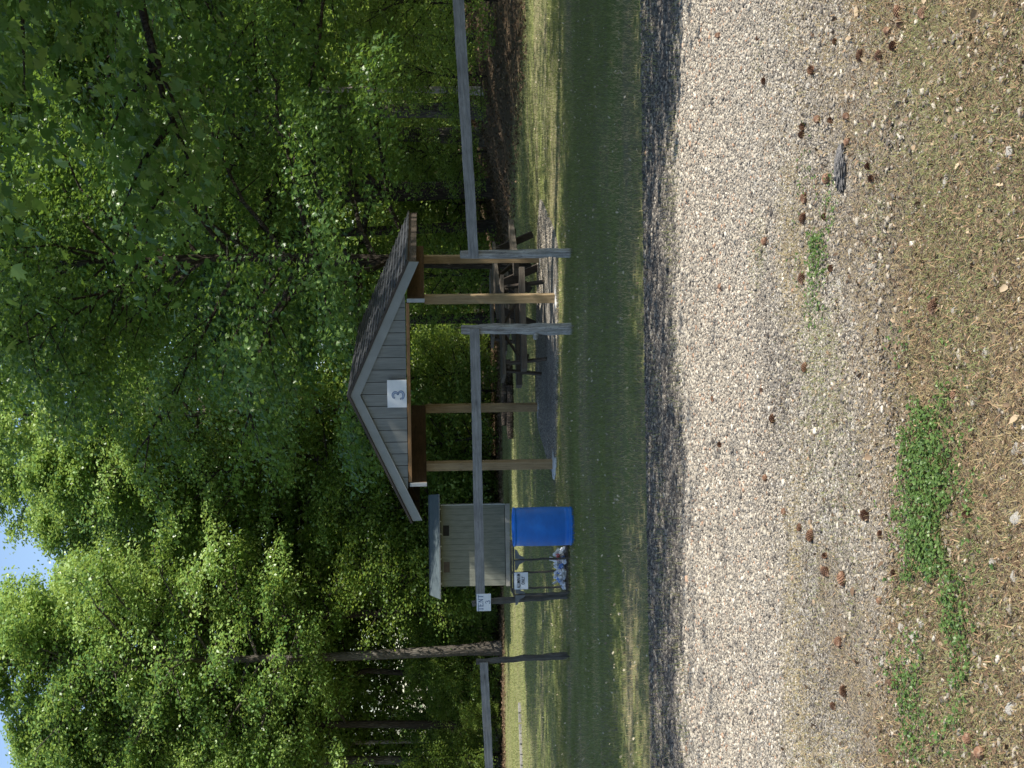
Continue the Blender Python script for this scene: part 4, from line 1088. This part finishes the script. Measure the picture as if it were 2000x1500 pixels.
cen = np.stack([x, y, gh(x, y)+0.035], 1)
M_fleck = tintmat('fallen_lawn_leaves', [(0.0, (0.20, 0.15, 0.09)), (0.6, (0.42, 0.36, 0.24)), (1.0, (0.50, 0.44, 0.32))], 0.8, 0.2)
o = leaves('fallen_leaves', cen, r.uniform(0.018, 0.045, len(x)), np.tile([0, 0, 0.8], (len(x), 1)), LEAF6, M_fleck, None, r, r.uniform(0, 1, len(x)), 0.0); tag(o, 'small pale fallen leaves scattered over the lawn', None, None, 'stuff')
# dead leaf flakes
M_dead = tintmat('dead_leaves', [(0.0, (0.07, 0.045, 0.028)), (0.5, (0.20, 0.135, 0.085)), (1.0, (0.42, 0.33, 0.22))], 0.85, 0.2, None, 0.15)
x, y = scatter(26000, 3.6, 7.6, r); kp = r.uniform(0, 1, len(x)) < np.clip((7.0-y)/2.4, 0.05, 1); x, y = x[kp], y[kp]
cen = np.stack([x, y, gh(x, y)+0.012], 1)
o = leaves('dead_leaf_litter', cen, 0.004+0.010*r.exponential(0.6, len(x)), np.tile([0, 0, 0.7], (len(x), 1)), LEAF6, M_dead, None, r, r.uniform(0, 1, len(x)), 0.0); tag(o, 'crumbled brown leaf litter scattered on the verge', None, None, 'stuff')
x, y = scatter(40000, 29, 66, r, 1.1); kp = (x > 3.0+0.22*(46-y)) | (y > 55.5); x, y = x[kp], y[kp]
cen = np.stack([x, y, gh(x, y)+0.02], 1)
o = leaves('forest_floor_litter', cen, r.uniform(0.06, 0.13, len(x)), np.tile([0, 0, 1.0], (len(x), 1)), LEAF4, M_dead, None, r, r.uniform(0, 0.55, len(x)), 0.0); tag(o, 'brown leaf litter on the bank and under the trees', None, None, 'stuff')
# clover patches
M_clover = leafmat('clover_leaves', (0.05, 0.10, 0.024), (0.10, 0.165, 0.042), (0.18, 0.24, 0.08), (0.25, 0.42, 0.08), 0.25)
px, py = [], []
for (u0, v0, u1, v1, n, w_) in ((965, 1597, 1130, 1597, 1300, 0.10), (560, 1815, 700, 1800, 1900, 0.11), (330, 1830, 520, 1800, 2100, 0.11), (160, 1860, 330, 1850, 1500, 0.12), (90, 1770, 150, 1785, 600, 0.08), (560, 1800, 480, 1880, 700, 0.1)):
    a, b = ground_at(u0, v0), ground_at(u1, v1); t = r.uniform(0, 1, n)
    px.append(a.x+(b.x-a.x)*t+r.normal(0, w_*1.3, n)); py.append(a.y+(b.y-a.y)*t+r.normal(0, w_*1.5, n))
x, y = np.concatenate(px), np.concatenate(py); kp = (fbm(x, y, 4, 77) > 0.43) & (r.uniform(0, 1, len(x)) < 0.6); x, y = x[kp], y[kp]
x3 = np.repeat(x, 3)+r.normal(0, 0.005, 3*len(x)); y3 = np.repeat(y, 3)+r.normal(0, 0.005, 3*len(x))
cen = np.stack([x3, y3, gh(x3, y3)+np.repeat(r.uniform(0.008, 0.035, len(x)), 3)], 1)
LF = LEAF6.copy(); LF[:, 0] *= 1.35
o = leaves('clover', cen, r.uniform(0.008, 0.016, len(cen)), np.tile([0, 0, 1.4], (len(cen), 1)), LF, M_clover, None, r, np.clip(r.normal(0.5, 0.2, len(cen)), 0, 1), 0.0); tag(o, 'bright green clover patches in the road verge', None, None, 'stuff')

# ------------------------------------------------------------------ pine cones, rocks, bark
def cone_mesh():
    m = MB(); rr = random.Random(8); n = 12
    m.tube([(0, 0, -0.024), (0, 0, -0.012), (0, 0, 0.008), (0, 0, 0.024)], [0.007, 0.013, 0.012, 0.004], 8)
    for k in range(96):
        t = k/96; z = -0.024+0.052*t; rad = 0.0235*math.sin(math.pi*(0.14+0.80*t))**0.8; a = k*2.39996
        c, s = math.cos(a), math.sin(a); o_ = Vector((c, s, 0)); tg = Vector((-s, c, 0)); up = Vector((0, 0, 1))
        b = o_*0.006+up*(z-0.004); tp = o_*rad+up*(z+0.004); w_ = 0.0058
        m.add([b-tg*w_*0.5, b+tg*w_*0.5, tp+tg*w_, tp-tg*w_, tp+o_*0.002+up*0.0035, b+up*0.003], [(0, 1, 2, 3), (3, 2, 4), (0, 3, 4, 5), (2, 1, 5, 4)])
    return m
cproto = cone_mesh().build('pine_cone', M_cone)
spots = [(1500-Y, X) for (X, Y) in [(1760,22),(1766,48),(1740,60),(1753,88),(1810,28),(1636,82),(1725,112),(1592,138),(1686,110),(1628,235),(1603,234),(1574,248),(1572,262),(1660,228),(1662,276),(1700,325),(1708,348),(1622,348),(1577,388),(1616,422),(1575,428),(1573,545),(1628,525),(1500,470),(1498,160),(1408,70),(1578,716),(1492,762),(1515,816),(1832,600),(1567,1028),(1590,1044),(1500,932),(1617,1085),(1620,1118),(1652,1128),(1698,1008),(1725,1045),(1752,1118),(1724,1172),(1752,1336),(1655,1352),(1634,1380),(1900,1440),(1925,1470),(1870,770),(1410,868),(1396,780),(1536,1000),(1645,1255),(1895,1005),(1484,76),(1412,560)]]
gl = 'small brown pine cone lying on the gravel and straw of the road'
for i, (u, v) in enumerate(spots):
    p = ground_at(u, v); o = cproto if i == 0 else cproto.copy()
    if i: C.objects.link(o)
    s = rs.uniform(0.55, 0.95); o.scale = (s*rs.uniform(.85, 1.15), s, s*rs.uniform(.8, 1.2))
    o.location = (p.x, p.y, g1(p.x, p.y)+0.004+0.013*s); o.rotation_euler = (rs.uniform(1.1, 1.9), 0, rs.uniform(0, 6.28))
    tag(o, gl, 'pine cone', 'pine cones scattered on the road')
def rock_mesh(seed, sx_, sy, sz_):
    r = np.random.default_rng(seed); phi = (1+5**0.5)/2
    import bmesh
    bm = bmesh.new(); bmesh.ops.create_icosphere(bm, subdivisions=2, radius=0.5)
    for v in bm.verts:
        c = v.co.copy()
        for k in range(5):
            d = Vector(r.normal(0, 1, 3)).normalized() if False else None
        v.co = c
    planes = [(Vector(r.normal(0, 1, 3)).normalized(), r.uniform(0.22, 0.42)) for _ in range(9)]
    for v in bm.verts:
        for nrm, d in planes:
            t = v.co.dot(nrm)
            if t > d: v.co -= nrm*(t-d)
        v.co *= 1+0.05*math.sin(v.co.x*23+seed)*math.cos(v.co.y*19)
        v.co.x *= sx_; v.co.y *= sy; v.co.z *= sz_
    me = bpy.data.meshes.new('rock'); bm.to_mesh(me); bm.free(); me.materials.append(M_rock)
    o = bpy.data.objects.new('rock', me); C.objects.link(o); return o
rp = [rock_mesh(k, 1.3, 0.95, 0.75) for k in range(4)]
rocks = [(1500-Y, X, s) for (X, Y, s) in [(1625,60,.05),(1583,165,.055),(1585,185,.04),(1625,375,.045),(1664,498,.05),(1642,548,.045),(1520,1250,.05),(1766,1232,.06),(1790,1245,.075),(1802,1218,.05),(1865,1335,.055),(1567,1195,.045),(1610,1192,.05),(1595,1265,.04),(1634,995,.05),(1640,1003,.045),(1612,1040,.04),(1990,1010,.07),(1985,1130,.06),(1980,1380,.065),(1988,880,.06),(1945,1100,.05),(1725,1295,.055),(1868,605,.045),(1728,240,.04),(1532,165,.04),(1745,1090,.045),(1760,1035,.045),(1690,1030,.05),(1672,870,.045),(1885,1475,.045),(1905,780,.05),(1850,350,.055),(1780,180,.05),(1930,690,.06),(1975,300,.06)]]
for i, (u, v, s) in enumerate(rocks):
    p = ground_at(u, v); o = rp[i] if i < 4 else rp[i % 4].copy()
    if i >= 4: C.objects.link(o)
    s *= 0.8; o.scale = (s*1.05, s*1.05, s*0.9); o.location = (p.x, p.y, g1(p.x, p.y)+0.20*s); o.rotation_euler = (rs.uniform(-.2, .2), rs.uniform(-.2, .2), rs.uniform(0, 6.28)); o.location.z -= 0.1*s
    tag(o, 'pale fist sized stone lying proud of the finer gravel on the road', 'stone', 'larger stones on the road')
p = ground_at(1170, 1652)
import bmesh
bm = bmesh.new(); bmesh.ops.create_icosphere(bm, subdivisions=4, radius=0.5)
for v in bm.verts:
    q = v.co; k = 0.12*math.sin(q.x*31+q.y*17)+0.10*math.sin(q.y*43+q.z*29+q.x*11)+0.07*math.sin(q.x*71)
    v.co = Vector((q.x*0.185, q.y*0.075, q.z*0.05))*(1+k*0.9)
me = bpy.data.meshes.new('bark_slab'); bm.to_mesh(me); bm.free(); me.materials.append(M_barkchunk)
o = bpy.data.objects.new('bark_slab', me); C.objects.link(o); o.location = (p.x, p.y, g1(p.x, p.y)+0.02); o.rotation_euler = (0, 0, R(-5))
tag(o, 'rough dark grey slab of bark lying on the gravel road at right', 'bark')
